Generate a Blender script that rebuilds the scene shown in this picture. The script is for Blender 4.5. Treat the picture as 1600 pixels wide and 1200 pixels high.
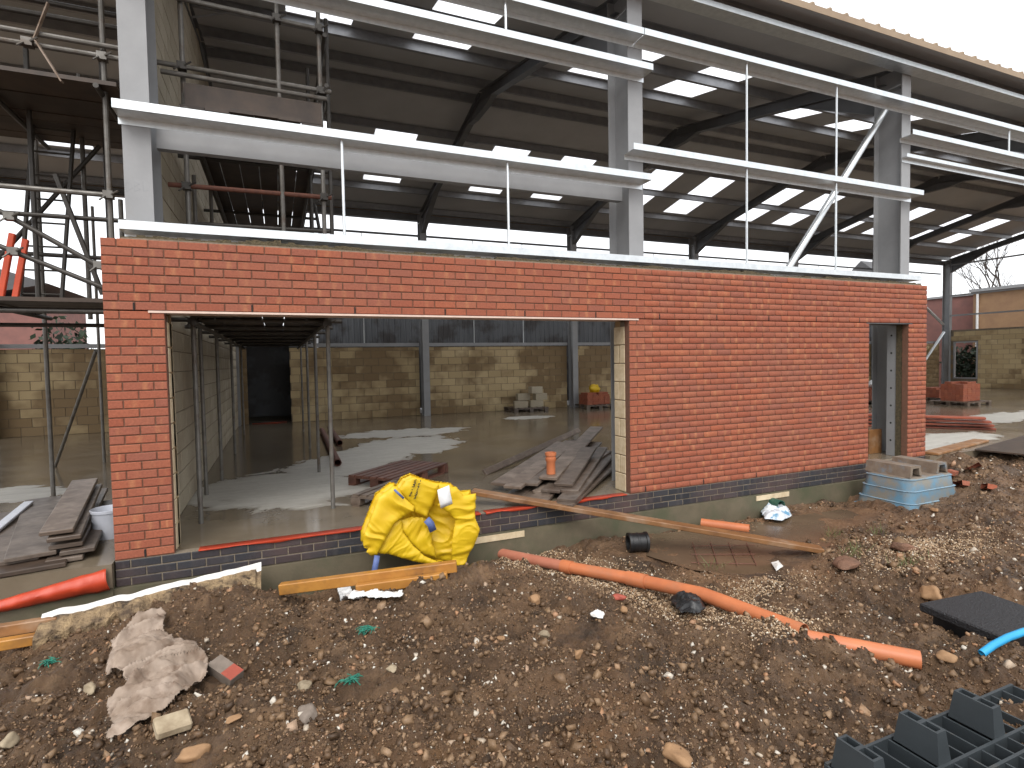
import bpy, math, random
import numpy as np
from mathutils import Vector, Matrix, noise
random.seed(7); rng = np.random.default_rng(7)
for o in list(bpy.data.objects): bpy.data.objects.remove(o)
SC = bpy.context.scene; COL = SC.collection
# ------------------------------------------------------------ camera
CP = np.array([1.31795, -5.53263, 1.61850]); YAW, PIT, ROL, FPX = 0.39920, 0.04010, -0.01775, 864.56
_f = np.array([math.sin(YAW)*math.cos(PIT), math.cos(YAW)*math.cos(PIT), -math.sin(PIT)])
_r = np.array([math.cos(YAW), -math.sin(YAW), 0]); _u = np.cross(_r, _f)
_r, _u = math.cos(ROL)*_r+math.sin(ROL)*_u, -math.sin(ROL)*_r+math.cos(ROL)*_u
cd = bpy.data.cameras.new('camera'); cam = bpy.data.objects.new('camera', cd); COL.objects.link(cam)
cd.sensor_width = 36; cd.sensor_fit = 'HORIZONTAL'; cd.lens = FPX/1600*36; cd.clip_start = .05; cd.clip_end = 3000
cam.matrix_world = Matrix(((_r[0], _u[0], -_f[0], CP[0]), (_r[1], _u[1], -_f[1], CP[1]), (_r[2], _u[2], -_f[2], CP[2]), (0, 0, 0, 1)))
SC.camera = cam
def ray(u, v): return _f+_r*(u-800)/FPX-_u*(v-600)/FPX
def px(u, v, ax, val):                     # the point a pixel's ray meets on the plane axis = val
    d = ray(u, v); return Vector(CP+d*(val-CP[ax])/d[ax])
def gp(u, v, z=0.): return px(u, v, 2, z)
# ------------------------------------------------------------ light
w = bpy.data.worlds.new('World'); SC.world = w; w.use_nodes = True
nt = w.node_tree; nt.nodes.clear()
SUN_EL, SUN_AZ = math.radians(48), math.radians(205)
sk = nt.nodes.new('ShaderNodeTexSky'); sk.sky_type = 'NISHITA'; sk.sun_disc = False; sk.sun_elevation = SUN_EL; sk.sun_rotation = SUN_AZ
sk.air_density = 1.0; sk.dust_density = 4.0
sc_ = nt.nodes.new('ShaderNodeVectorMath'); sc_.operation = 'SCALE'; sc_.inputs[3].default_value = .1
mx = nt.nodes.new('ShaderNodeMix'); mx.data_type = 'RGBA'; mx.inputs[0].default_value = .9
mx.inputs[7].default_value = (.965, .98, 1.0, 1)               # even cloud cover
bg = nt.nodes.new('ShaderNodeBackground'); bg.inputs[1].default_value = .80
ow = nt.nodes.new('ShaderNodeOutputWorld')
nt.links.new(sk.outputs[0], sc_.inputs[0]); nt.links.new(sc_.outputs[0], mx.inputs[6]); nt.links.new(mx.outputs[2], bg.inputs[0]); nt.links.new(bg.outputs[0], ow.inputs[0])
sl = bpy.data.lights.new('sun', 'SUN'); sl.energy = 1.0; sl.angle = math.radians(35); sl.color = (1, .97, .93)
so = bpy.data.objects.new('sun', sl); COL.objects.link(so)
so.rotation_euler = (math.pi/2-SUN_EL, 0, math.pi-SUN_AZ+math.pi) if False else Vector((math.sin(SUN_AZ)*math.cos(SUN_EL), math.cos(SUN_AZ)*math.cos(SUN_EL), math.sin(SUN_EL))).to_track_quat('Z', 'Y').to_euler()
vs = SC.view_settings; vs.view_transform = 'Standard'; vs.look = 'None'; vs.exposure = 1.12; vs.gamma = 1
SC.render.engine = 'CYCLES'
SC.cycles.max_bounces = 7; SC.cycles.diffuse_bounces = 4; SC.cycles.transmission_bounces = 4
# ------------------------------------------------------------ helpers
def tag(o, label=None, cat=None, group=None, kind=None):
    if label: o['label'] = label
    if cat: o['category'] = cat
    if group: o['group'] = group
    if kind: o['kind'] = kind
    return o
def empty(name, loc, label, cat, group=None):
    o = bpy.data.objects.new(name, None); COL.objects.link(o); o.location = loc; o.empty_display_size = .1
    return tag(o, label, cat, group)
def put(name, me, parent=None, loc=None, rot=None):
    o = bpy.data.objects.new(name, me); COL.objects.link(o)
    if parent is not None:
        o.parent = parent
    if loc is not None:
        o.location = Vector(loc)-(world_loc(parent) if parent is not None else Vector((0, 0, 0)))
    elif parent is not None:
        o.location = -world_loc(parent)
    if rot is not None: o.rotation_euler = rot
    return o
def world_loc(o):
    l = Vector((0, 0, 0))
    while o is not None: l = l+o.location; o = o.parent
    return l
class MB:
    def __init__(s): s.v = []; s.f = []; s.m = []; s.a = []
    def add(s, vs, fs, m=0, a=0.):
        n = len(s.v); s.v += [tuple(p) for p in vs]; s.f += [tuple(i+n for i in f) for f in fs]; s.m += [m]*len(fs); s.a += [a]*len(fs); return s
    def frame(s, p, X, Y, Z, lx, ly, lz, m=0, a=0.):           # box centred at p with half sizes along unit axes
        p = Vector(p); vs = [p+X*(sx*lx)+Y*(sy*ly)+Z*(sz*lz) for sz in (-1, 1) for sy in (-1, 1) for sx in (-1, 1)]
        return s.add(vs, [(0, 2, 3, 1), (4, 5, 7, 6), (0, 1, 5, 4), (2, 6, 7, 3), (0, 4, 6, 2), (1, 3, 7, 5)], m, a)
    def box(s, x0, x1, y0, y1, z0, z1, m=0, a=0.):
        return s.frame(((x0+x1)/2, (y0+y1)/2, (z0+z1)/2), Vector((1, 0, 0)), Vector((0, 1, 0)), Vector((0, 0, 1)), abs(x1-x0)/2, abs(y1-y0)/2, abs(z1-z0)/2, m, a)
    def bar(s, p0, p1, wd, th, up=(0, 0, 1), m=0, a=0.):       # rectangular bar, width wd across, th along up
        p0 = Vector(p0); p1 = Vector(p1); d = (p1-p0); L = d.length; d = d/L
        up = Vector(up); c = d.cross(up)
        if c.length < 1e-4: c = d.cross(Vector((1, 0, 0)))
        c.normalize(); n = c.cross(d).normalized()
        return s.frame((p0+p1)/2, d, c, n, L/2, wd/2, th/2, m, a)
    def prof(s, pts, p0, p1, X, Y, m=0, closed=True, caps=True): # extrude 2D profile (list of (a,b)) from p0 to p1, a along X, b along Y
        p0 = Vector(p0); p1 = Vector(p1); X = Vector(X); Y = Vector(Y); n = len(pts)
        vs = [p0+X*a+Y*b for a, b in pts]+[p1+X*a+Y*b for a, b in pts]
        fs = [(i, (i+1) % n, n+(i+1) % n, n+i) for i in range(n if closed else n-1)]
        if caps: fs += [tuple(range(n-1, -1, -1)), tuple(range(n, 2*n))]
        return s.add(vs, fs, m)
    def tube(s, pts, r, n=10, m=0, cap=True, hollow=0., a=0.):
        pts = [Vector(p) for p in pts]; rr = r if isinstance(r, (list, tuple)) else [r]*len(pts); vs = []; up = None
        for i, p in enumerate(pts):
            d = (pts[min(i+1, len(pts)-1)]-pts[max(i-1, 0)]).normalized()
            if up is None:
                up = Vector((0, 0, 1)) if abs(d.z) < .9 else Vector((1, 0, 0))
            c = d.cross(up).normalized(); up = c.cross(d).normalized()
            vs += [p+(c*math.cos(2*math.pi*k/n)+up*math.sin(2*math.pi*k/n))*rr[i] for k in range(n)]
        fs = [(i*n+k, i*n+(k+1) % n, (i+1)*n+(k+1) % n, (i+1)*n+k) for i in range(len(pts)-1) for k in range(n)]
        if hollow:
            s.tube_inner = True
        if cap and not hollow: fs += [tuple(range(n-1, -1, -1)), tuple(range((len(pts)-1)*n, len(pts)*n))]
        s.add(vs, fs, m, a)
        if hollow:
            q = MB().tube(pts, [x*hollow for x in rr], n, m, cap=False); k = len(pts)*n
            b = len(s.v); s.add(q.v, [f[::-1] for f in q.f], m, a); o0 = b-k
            for e in (0, len(pts)-1):
                fs = [(o0+e*n+j, o0+e*n+(j+1) % n, b+e*n+(j+1) % n, b+e*n+j) for j in range(n)]
                s.f += fs; s.m += [m]*n; s.a += [a]*n
        return s
    def lathe(s, prof, c, n=24, ax=(0, 0, 1), m=0, cap0=False, cap1=False):
        ax = Vector(ax).normalized(); t = Vector((1, 0, 0)) if abs(ax.x) < .9 else Vector((0, 1, 0)); X = ax.cross(t).normalized(); Y = ax.cross(X); c = Vector(c)
        vs = [c+ax*z+(X*math.cos(2*math.pi*k/n)+Y*math.sin(2*math.pi*k/n))*r for r, z in prof for k in range(n)]
        fs = [(i*n+k, i*n+(k+1) % n, (i+1)*n+(k+1) % n, (i+1)*n+k) for i in range(len(prof)-1) for k in range(n)]
        if cap0: fs.append(tuple(range(n-1, -1, -1)))
        if cap1: fs.append(tuple(range((len(prof)-1)*n, len(prof)*n)))
        return s.add(vs, fs, m)
    def ibeam(s, p0, p1, dep, D, W, tf=.014, tw=.01, m=0):      # I section: depth D along dep, flanges W wide
        p0 = Vector(p0); p1 = Vector(p1); d = (p1-p0).normalized(); dep = Vector(dep); dep = (dep-d*dep.dot(d)).normalized(); c = d.cross(dep)
        h, b, t = D/2, W/2, tw/2
        pr = [(-b, -h), (b, -h), (b, -h+tf), (t, -h+tf), (t, h-tf), (b, h-tf), (b, h), (-b, h), (-b, h-tf), (-t, h-tf), (-t, -h+tf), (-b, -h+tf)]
        n = 12; vs = [p0+c*a+dep*e for a, e in pr]+[p1+c*a+dep*e for a, e in pr]
        fs = [(i, (i+1) % n, n+(i+1) % n, n+i) for i in range(n)]
        for o in (0, n):
            q = [(0, 1, 2, 11), (11, 2, 3, 10), (10, 3, 4, 9), (9, 4, 5, 8), (8, 5, 6, 7)]
            fs += [tuple(o+i for i in (x if o else x[::-1])) for x in q]
        return s.add(vs, fs, m)
    def mesh(s, name, mats, smooth=False, sharp=None):
        me = bpy.data.meshes.new(name); me.from_pydata([tuple(v) for v in s.v], [], s.f)
        for x in (mats if isinstance(mats, (list, tuple)) else [mats]): me.materials.append(x)
        me.polygons.foreach_set('material_index', s.m)
        at = me.attributes.new('rnd', 'FLOAT', 'FACE'); at.data.foreach_set('value', s.a)
        me.update(calc_edges=True)
        bmfix(me)
        if smooth:
            me.polygons.foreach_set('use_smooth', [True]*len(me.polygons))
            if sharp: me.set_sharp_from_angle(angle=math.radians(sharp))
        return me
    def build(s, name, mats, parent=None, smooth=False, sharp=35):
        me = s.mesh(name, mats, smooth, sharp)
        if parent is None:                                     # top-level: origin at the base centre
            V = np.array(s.v); c = Vector(((V[:, 0].min()+V[:, 0].max())/2, (V[:, 1].min()+V[:, 1].max())/2, V[:, 2].min()))
            me.transform(Matrix.Translation(-c)); return put(name, me, None, c)
        return put(name, me, parent)
import bmesh
def bmfix(me):
    b = bmesh.new(); b.from_mesh(me); bmesh.ops.recalc_face_normals(b, faces=b.faces); b.to_mesh(me); b.free()
def bevel(me, wd, seg=1):
    b = bmesh.new(); b.from_mesh(me); bmesh.ops.bevel(b, geom=b.edges[:]+b.verts[:], offset=wd, segments=seg, affect='EDGES', profile=.6); b.to_mesh(me); b.free(); return me
def npmesh(name, V, F, mats, attrs=None, smooth=False):        # numpy triangles / quads
    me = bpy.data.meshes.new(name); V = np.asarray(V, np.float32); F = np.asarray(F, np.int32); k = F.shape[1]
    me.vertices.add(len(V)); me.vertices.foreach_set('co', V.ravel())
    me.loops.add(F.size); me.loops.foreach_set('vertex_index', F.ravel())
    me.polygons.add(len(F)); me.polygons.foreach_set('loop_start', np.arange(0, F.size, k, dtype=np.int32))
    for x in (mats if isinstance(mats, (list, tuple)) else [mats]): me.materials.append(x)
    for n, (dom, val) in (attrs or {}).items():
        at = me.attributes.new(n, 'FLOAT', dom); at.data.foreach_set('value', np.asarray(val, np.float32))
    me.update(calc_edges=True); me.validate()
    if smooth: me.polygons.foreach_set('use_smooth', [True]*len(me.polygons))
    return me
# ---- numpy value noise
def _h(ix, iy, s):
    n = (ix.astype(np.int64)*374761393+iy.astype(np.int64)*668265263+s*1442695041) & 0x7fffffff
    n = ((n ^ (n >> 13))*1274126177) & 0x7fffffff
    return ((n ^ (n >> 16)) & 0xffff)/65535.
def vn(x, y, s=0):
    ix = np.floor(x); iy = np.floor(y); fx = x-ix; fy = y-iy; fx = fx*fx*(3-2*fx); fy = fy*fy*(3-2*fy)
    a = _h(ix, iy, s); b = _h(ix+1, iy, s); c = _h(ix, iy+1, s); d = _h(ix+1, iy+1, s)
    return (a*(1-fx)+b*fx)*(1-fy)+(c*(1-fx)+d*fx)*fy-.5
def fbm(x, y, s=0, o=3):
    r = 0; k = 1.
    for i in range(o): r = r+vn(x*2**i+i*17.3, y*2**i-i*9.1, s+i)*k; k *= .5
    return r
# ------------------------------------------------------------ materials
def nodes(name):
    m = bpy.data.materials.new(name); m.use_nodes = True; t = m.node_tree; return m, t, t.nodes['Principled BSDF']
def N(t, ty, **k):
    n = t.nodes.new(ty)
    for a, b in k.items(): setattr(n, a, b)
    return n
def ramp(t, fac, stops, interp='LINEAR'):
    r = N(t, 'ShaderNodeValToRGB'); r.color_ramp.interpolation = interp; e = r.color_ramp.elements
    while len(e) < len(stops): e.new(.5)
    for x, (p, c) in zip(e, stops): x.position = p; x.color = c if len(c) == 4 else (*c, 1)
    t.links.new(fac, r.inputs[0]); return r.outputs[0]
def noi(t, vec, scale, det=4, rough=.55, out=0, dist=0.):
    n = N(t, 'ShaderNodeTexNoise'); n.inputs['Scale'].default_value = scale; n.inputs['Detail'].default_value = det; n.inputs['Roughness'].default_value = rough; n.inputs['Distortion'].default_value = dist
    t.links.new(vec, n.inputs['Vector']); return n.outputs[out]
def mixc(t, fac, a, b, blend='MIX'):
    m = N(t, 'ShaderNodeMix', data_type='RGBA', blend_type=blend)
    for s, x in ((m.inputs[0], fac), (m.inputs[6], a), (m.inputs[7], b)):
        if hasattr(x, 'is_output') or hasattr(x, 'links') and not isinstance(x, (tuple, float)): t.links.new(x, s)
        else: s.default_value = x if isinstance(x, float) else (*x, 1)[:4]
    return m.outputs[2]
def math_(t, op, a, b=0., c=None):
    m = N(t, 'ShaderNodeMath', operation=op)
    for i, x in enumerate((a, b) if c is None else (a, b, c)):
        if isinstance(x, (int, float)): m.inputs[i].default_value = x
        else: t.links.new(x, m.inputs[i])
    return m.outputs[0]
def bump(t, bs, h, strength=.3, dist=.01):
    b = N(t, 'ShaderNodeBump'); b.inputs['Strength'].default_value = strength; b.inputs['Distance'].default_value = dist
    t.links.new(h, b.inputs['Height']); t.links.new(b.outputs[0], bs.inputs['Normal'])
def rnd_of(t):                                                 # one random number for each piece
    oi = N(t, 'ShaderNodeObjectInfo'); at = N(t, 'ShaderNodeAttribute', attribute_name='rnd')
    return math_(t, 'FRACT', math_(t, 'ADD', oi.outputs['Random'], at.outputs['Fac']))
def pos(t, sx=1, sy=1, sz=1, off=None):
    g = N(t, 'ShaderNodeNewGeometry'); o = g.outputs['Position']
    if (sx, sy, sz) != (1, 1, 1):
        m = N(t, 'ShaderNodeVectorMath', operation='MULTIPLY'); t.links.new(o, m.inputs[0]); m.inputs[1].default_value = (sx, sy, sz); o = m.outputs[0]
    return o
def mat(name, c1, c2=None, scale=8., rough=.6, rough2=None, bmp=.0, bscale=60., metal=0., spec=.5, vary=0., stretch=(1, 1, 1), c3=None, s3=1.5, f3=(.5, .7), dist=.004):
    m, t, b = nodes(name); P = pos(t, *stretch); c2 = c2 or tuple(x*.7 for x in c1)
    n = noi(t, P, scale, 5, .6); col = ramp(t, n, [(.3, c1), (.7, c2)])
    if c3: col = mixc(t, ramp(t, noi(t, pos(t), s3, 4, .65), [(f3[0], (0, 0, 0)), (f3[1], (1, 1, 1))]), col, c3)
    if vary:
        hv = N(t, 'ShaderNodeHueSaturation'); t.links.new(col, hv.inputs['Color']); r = rnd_of(t)
        t.links.new(math_(t, 'MULTIPLY_ADD', r, 2*vary, 1-vary), hv.inputs['Value']); col = hv.outputs[0]
    t.links.new(col, b.inputs['Base Color'])
    if rough2 is not None: t.links.new(math_(t, 'MULTIPLY_ADD', n, (rough2-rough), rough), b.inputs['Roughness'])
    else: b.inputs['Roughness'].default_value = rough
    b.inputs['Metallic'].default_value = metal; b.inputs['Specular IOR Level'].default_value = spec
    if bmp: bump(t, b, noi(t, P, bscale, 4, .6), bmp, dist)
    return m
def brick_mat(name, stops, blot, rough):
    m, t, b = nodes(name); r = rnd_of(t); P = pos(t)
    col = ramp(t, r, stops)
    uv = N(t, 'ShaderNodeUVMap'); sx = N(t, 'ShaderNodeSeparateXYZ'); t.links.new(uv.outputs[0], sx.inputs[0])
    d = math_(t, 'ABSOLUTE', math_(t, 'SUBTRACT', sx.outputs[0], math_(t, 'MULTIPLY_ADD', math_(t, 'FRACT', math_(t, 'MULTIPLY', r, 37.7)), .5, .25)))
    k = math_(t, 'MULTIPLY', ramp(t, math_(t, 'ADD', d, math_(t, 'MULTIPLY', noi(t, P, 22, 3), .2)), [(.12, (1, 1, 1)), (.24, (0, 0, 0))]), ramp(t, math_(t, 'FRACT', math_(t, 'MULTIPLY', r, 13.1)), [(.45, (0, 0, 0)), (.95, (.75, .75, .75))]))
    col = mixc(t, k, col, blot)
    n = noi(t, P, 55, 5, .65); col = mixc(t, .55, col, ramp(t, n, [(.25, (.35, .33, .33)), (.75, (1.25, 1.25, 1.25))]), 'MULTIPLY')
    col = mixc(t, ramp(t, noi(t, P, 1.1, 3), [(.45, (0, 0, 0)), (.75, (.32, .32, .32))]), col, (.22, .10, .07))
    t.links.new(col, b.inputs['Base Color']); b.inputs['Roughness'].default_value = rough; b.inputs['Specular IOR Level'].default_value = .35
    bump(t, b, noi(t, P, 180, 5, .7), .35, .004); return m
M = {}
M['brick'] = brick_mat('red_brick', [(0, (.31, .088, .048)), (.2, (.35, .106, .058)), (.4, (.30, .10, .063)), (.55, (.37, .108, .055)), (.75, (.33, .112, .067)), (.9, (.39, .125, .064)), (1, (.31, .092, .052))], (.46, .19, .09), .8)
M['blue'] = brick_mat('engineering_brick', [(0, (.035, .036, .042)), (.5, (.05, .05, .056)), (1, (.028, .03, .036))], (.07, .065, .065), .45)
M['mortar'] = mat('mortar', (.19, .09, .055), (.125, .062, .04), 30, .9, bmp=.5, bscale=200)
M['mortar_pale'] = mat('pale_mortar', (.25, .205, .15), (.15, .12, .085), 30, .9, bmp=.5, bscale=200)
def block_mat(name, stops, wet, lo, hi):
    m, t, b = nodes(name); r = rnd_of(t); P = pos(t); col = ramp(t, r, stops)
    n = noi(t, P, 90, 5, .7); col = mixc(t, .6, col, ramp(t, n, [(.25, (.5, .5, .5)), (.75, (1.2, 1.2, 1.2))]), 'MULTIPLY')
    wt = ramp(t, math_(t, 'ADD', noi(t, P, .55, 4, .6), math_(t, 'MULTIPLY', r, .16)), [(lo, (0, 0, 0)), (hi, (1, 1, 1))])
    col = mixc(t, math_(t, 'MULTIPLY', wt, .8), col, wet); t.links.new(col, b.inputs['Base Color'])
    b.inputs['Roughness'].default_value = .85; bump(t, b, n, .5, .005); return m
M['block'] = block_mat('concrete_block', [(0, (.46, .345, .185)), (.4, (.58, .45, .255)), (.7, (.50, .375, .205)), (1, (.64, .51, .30))], (.15, .09, .04), .50, .64)
M['block_pale'] = block_mat('pale_concrete_block', [(0, (.40, .345, .25)), (.5, (.46, .40, .30)), (1, (.50, .44, .33))], (.26, .205, .14), .58, .8)
M['block_mortar'] = mat('block_mortar', (.21, .17, .125), (.14, .11, .08), 20, .9, bmp=.4, bscale=150)
M['closer'] = mat('cut_block_cream', (.66, .55, .38), (.5, .39, .24), 14, .85, bmp=.4, bscale=120)
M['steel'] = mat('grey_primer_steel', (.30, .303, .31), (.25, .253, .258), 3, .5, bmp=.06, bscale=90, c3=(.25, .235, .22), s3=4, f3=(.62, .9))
M['steel_dark'] = mat('dark_and_shaded_steel', (.15, .155, .165), (.11, .115, .12), 3, .5, bmp=.05, bscale=90)  # darker than the primer grey; on rafters it holds the shade under the roof
M['galv'] = mat('galvanised_steel', (.72, .75, .765), (.60, .63, .645), 14, .3, .42, bmp=.03, bscale=30, metal=.85)
M['purlin'] = mat('purlin_steel', (.30, .305, .315), (.22, .225, .235), 6, .42, metal=.35)
M['sheet'] = mat('roof_liner', (.47, .475, .48), (.40, .405, .41), 1.2, .5)
M['sheet_top'] = mat('roof_outer_skin', (.34, .25, .16), (.27, .19, .12), 3, .55)
M['rust'] = mat('rusty_tube', (.17, .06, .035), (.10, .04, .028), 20, .7, bmp=.2)
M['tube'] = mat('scaffold_tube', (.21, .20, .185), (.13, .12, .105), 9, .42, .62, metal=.5, c3=(.11, .07, .045), s3=5, f3=(.55, .8))
M['tube_dark'] = mat('dark_scaffold_tube', (.075, .068, .06), (.045, .04, .035), 9, .5, metal=.3)
M['board'] = mat('wet_scaffold_board', (.145, .105, .078), (.075, .053, .04), 5, .33, .6, bmp=.35, bscale=14, stretch=(1.5, 1.5, 14), vary=.3, c3=(.22, .175, .14), s3=3, f3=(.5, .75))
M['board_dark'] = mat('dark_board', (.065, .042, .028), (.032, .021, .015), 5, .55, bmp=.3, bscale=14, vary=.35)
M['cut'] = mat('sawn_board_end', (.27, .22, .20), (.15, .12, .11), 30, .6)
M['wood'] = mat('wet_timber', (.30, .145, .055), (.17, .078, .03), 6, .35, .55, bmp=.4, bscale=18, vary=.15, c3=(.33, .22, .14), s3=2.5, f3=(.52, .7))
M['amber'] = mat('amber_timber', (.50, .24, .05), (.34, .14, .03), 5, .32, .5, bmp=.3, bscale=18, c3=(.17, .085, .035), s3=3, f3=(.52, .75))
M['rustwood'] = mat('red_stained_timber', (.36, .085, .04), (.20, .05, .03), 6, .5, bmp=.3, vary=.2)
M['palletwood'] = mat('pallet_wood', (.16, .07, .048), (.085, .036, .026), 8, .5, bmp=.3, vary=.3)
M['orange'] = mat('orange_pipe', (.56, .185, .075), (.46, .145, .06), 5, .38, .5, bmp=.06, c3=(.36, .17, .095), s3=4, f3=(.55, .85))
M['salmon'] = mat('faded_pipe', (.47, .18, .115), (.40, .145, .09), 5, .4)
M['black'] = mat('black_plastic', (.016, .016, .017), (.011, .011, .012), 9, .4, bmp=.1)
M['pallet'] = mat('grey_plastic', (.036, .044, .049), (.028, .034, .038), 7, .55, bmp=.12, bscale=70, c3=(.10, .085, .065), s3=5, f3=(.6, .8))
M['tub'] = mat('blue_tub_plastic', (.115, .235, .33), (.09, .19, .28), 4, .5, bmp=.1, c3=(.21, .20, .17), s3=4, f3=(.38, .6))
M['tubmud'] = mat('muddy_tub_base', (.23, .185, .14), (.15, .11, .08), 9, .7, bmp=.5, c3=(.15, .22, .28), s3=5, f3=(.55, .75))
M['tubrim'] = mat('pale_blue_plastic', (.23, .34, .42), (.17, .28, .37), 6, .45, c3=(.2, .18, .15), s3=6, f3=(.5, .7))
M['yellow'] = mat('yellow_woven_bag', (.70, .47, .010), (.62, .39, .008), 7, .5, bmp=.12, bscale=240)
M['strap'] = mat('blue_strap', (.11, .16, .37), (.07, .10, .24), 20, .6)
M['white'] = mat('white_plastic', (.78, .78, .77), (.66, .66, .66), 8, .45)
M['print'] = mat('black_print', (.03, .028, .02), None, 5, .6)
M['red'] = mat('red_membrane', (.52, .06, .022), (.40, .042, .016), 7, .38, .5, bmp=.2, bscale=30)
M['bucket'] = mat('white_bucket', (.58, .60, .66), (.46, .48, .54), 5, .4)
M['cloth'] = mat('muddy_cloth', (.38, .30, .24), (.22, .16, .115), 6, .75, bmp=.3, bscale=110, c3=(.16, .105, .07), s3=7, f3=(.5, .68))
M['torn'] = mat('torn_board_core', (.44, .31, .17), (.085, .055, .034), 11, .85, bmp=1.0, bscale=28, dist=.04, c3=(.06, .04, .025), s3=7, f3=(.5, .62))
M['paper'] = mat('white_torn_paper', (.80, .79, .77), (.58, .55, .5), 10, .6, bmp=.2)
M['bluepipe'] = mat('blue_water_pipe', (.03, .36, .66), (.025, .3, .58), 5, .35)
M['greenpipe'] = mat('green_duct', (.03, .10, .07), None, 5, .45)
M['greennet'] = mat('green_netting', (.015, .20, .13), (.01, .12, .085), 30, .7)
M['bluebag'] = mat('blue_white_bag', (.72, .75, .78), (.55, .60, .66), 5, .4, c3=(.10, .25, .38), s3=6, f3=(.56, .64))
M['conc'] = mat('plinth_concrete', (.15, .122, .078), (.095, .08, .05), 3, .75, bmp=.4, bscale=50, c3=(.075, .078, .042), s3=2, f3=(.45, .7))
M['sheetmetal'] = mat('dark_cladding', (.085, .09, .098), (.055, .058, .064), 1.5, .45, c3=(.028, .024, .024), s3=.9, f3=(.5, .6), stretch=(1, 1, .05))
M['lintel'] = mat('lintel_lip', (.72, .55, .46), (.6, .45, .38), 10, .55)
M['insul'] = mat('mineral_insulation', (.13, .10, .055), (.055, .045, .026), 30, .95, bmp=.9, bscale=60, dist=.02)
M['rubber'] = mat('black_slab', (.018, .018, .02), (.010, .010, .012), 60, .5, bmp=1.0, bscale=70, dist=.012)
M['dark'] = mat('dark_void', (.02, .019, .018), None, 5, .9)
M['stone'] = mat('pale_stone', (.38, .31, .21), (.21, .155, .095), 14, .8, bmp=.5, vary=.2)
M['orstone'] = mat('orange_stone', (.36, .21, .105), (.24, .135, .066), 14, .75, bmp=.5)
M['greystone'] = mat('grey_brown_stone', (.23, .185, .15), (.15, .12, .095), 14, .75, bmp=.5)
M['rustearth'] = mat('rust_earth', (.21, .105, .062), (.13, .07, .043), 9, .8, bmp=.9, bscale=40, dist=.02)
M['brickred'] = mat('broken_brick', (.40, .085, .05), (.28, .06, .04), 14, .7, bmp=.4)
M['barrier'] = mat('orange_paint', (.70, .09, .03), (.55, .07, .025), 8, .45)
M['bark'] = mat('bark', (.07, .055, .045), (.045, .035, .03), 20, .9)
M['leafdark'] = mat('evergreen_leaf', (.02, .04, .015), (.012, .02, .01), 3, .7, vary=.4)
M['housebrick'] = mat('far_brick', (.26, .12, .10), (.18, .09, .08), 2, .85)
M['tan'] = mat('tan_brick', (.36, .22, .12), (.28, .165, .095), 2.5, .85)
M['roofgrey'] = mat('slate_roof', (.10, .10, .105), None, 3, .7)
M['grass'] = mat('grass_blade', (.09, .13, .035), (.14, .13, .05), 6, .6)
# rooflight: translucent fibreglass
m, t, b = nodes('rooflight'); t.nodes.remove(b); tr = N(t, 'ShaderNodeBsdfTranslucent'); tr.inputs[0].default_value = (.80, .81, .84, 1); tp = N(t, 'ShaderNodeBsdfTransparent'); ms = N(t, 'ShaderNodeMixShader'); ms.inputs[0].default_value = .12
t.links.new(tr.outputs[0], ms.inputs[1]); t.links.new(tp.outputs[0], ms.inputs[2]); t.links.new(ms.outputs[0], t.nodes['Material Output'].inputs[0]); M['rooflight'] = m
# window glass
m, t, b = nodes('glass'); b.inputs['Base Color'].default_value = (.04, .045, .05, 1); b.inputs['Roughness'].default_value = .08; M['glass'] = m
# wet slab: pale dry islands between dark wet film
m, t, b = nodes('wet_concrete_slab'); P = pos(t); n1 = noi(t, P, .42, 5, .6, dist=.6)
def blob(cx, cy, rx, ry, rot=0.):
    mp = N(t, 'ShaderNodeMapping', vector_type='TEXTURE'); mp.inputs['Location'].default_value = (cx, cy, 0); mp.inputs['Rotation'].default_value = (0, 0, rot); mp.inputs['Scale'].default_value = (rx, ry, 50)
    t.links.new(P, mp.inputs[0]); ln = N(t, 'ShaderNodeVectorMath', operation='LENGTH'); t.links.new(mp.outputs[0], ln.inputs[0]); return ln.outputs['Value']
bl = None
for a in ((1.35, 2.35, 1.15, 1.25, .35), (2.35, 3.9, .9, 1.6, -.5), (3.6, 5.3, 1.05, 1.5, -.6), (4.0, 7.4, 1.5, .8, 0), (7.9, 9.0, .8, .45, 0), (11.6, 8.2, .9, .5, 0), (13.2, 1.0, 1.4, .55, 0), (18, 2.5, 3, .6, .1), (-2.2, 3.6, 1.0, .6, 0), (11.8, .55, .8, .45, 0)):
    q = blob(*a); bl = q if bl is None else math_(t, 'MINIMUM', bl, q)
k = ramp(t, math_(t, 'ADD', bl, math_(t, 'MULTIPLY', math_(t, 'SUBTRACT', noi(t, P, 1.6, 5, .6, dist=.8), .5), 1.3)), [(.84, (1, 1, 1)), (1.06, (0, 0, 0))])
fine = math_(t, 'MULTIPLY_ADD', noi(t, pos(t, 1, 5, 1), 1.4, 5, .65), .6, math_(t, 'MULTIPLY', noi(t, P, 12, 6, .7), .4))
dry = ramp(t, fine, [(.3, (.36, .34, .30)), (.7, (.55, .53, .48))]); wet = ramp(t, noi(t, P, 1.2, 5, .6), [(.3, (.125, .098, .066)), (.7, (.22, .178, .128))])
t.links.new(mixc(t, k, wet, dry), b.inputs['Base Color'])
t.links.new(math_(t, 'MULTIPLY_ADD', k, .5, math_(t, 'MULTIPLY_ADD', n1, .32, .0)), b.inputs['Roughness'])
bump(t, b, noi(t, P, 26, 4), .05, .004); M['slab'] = m
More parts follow.
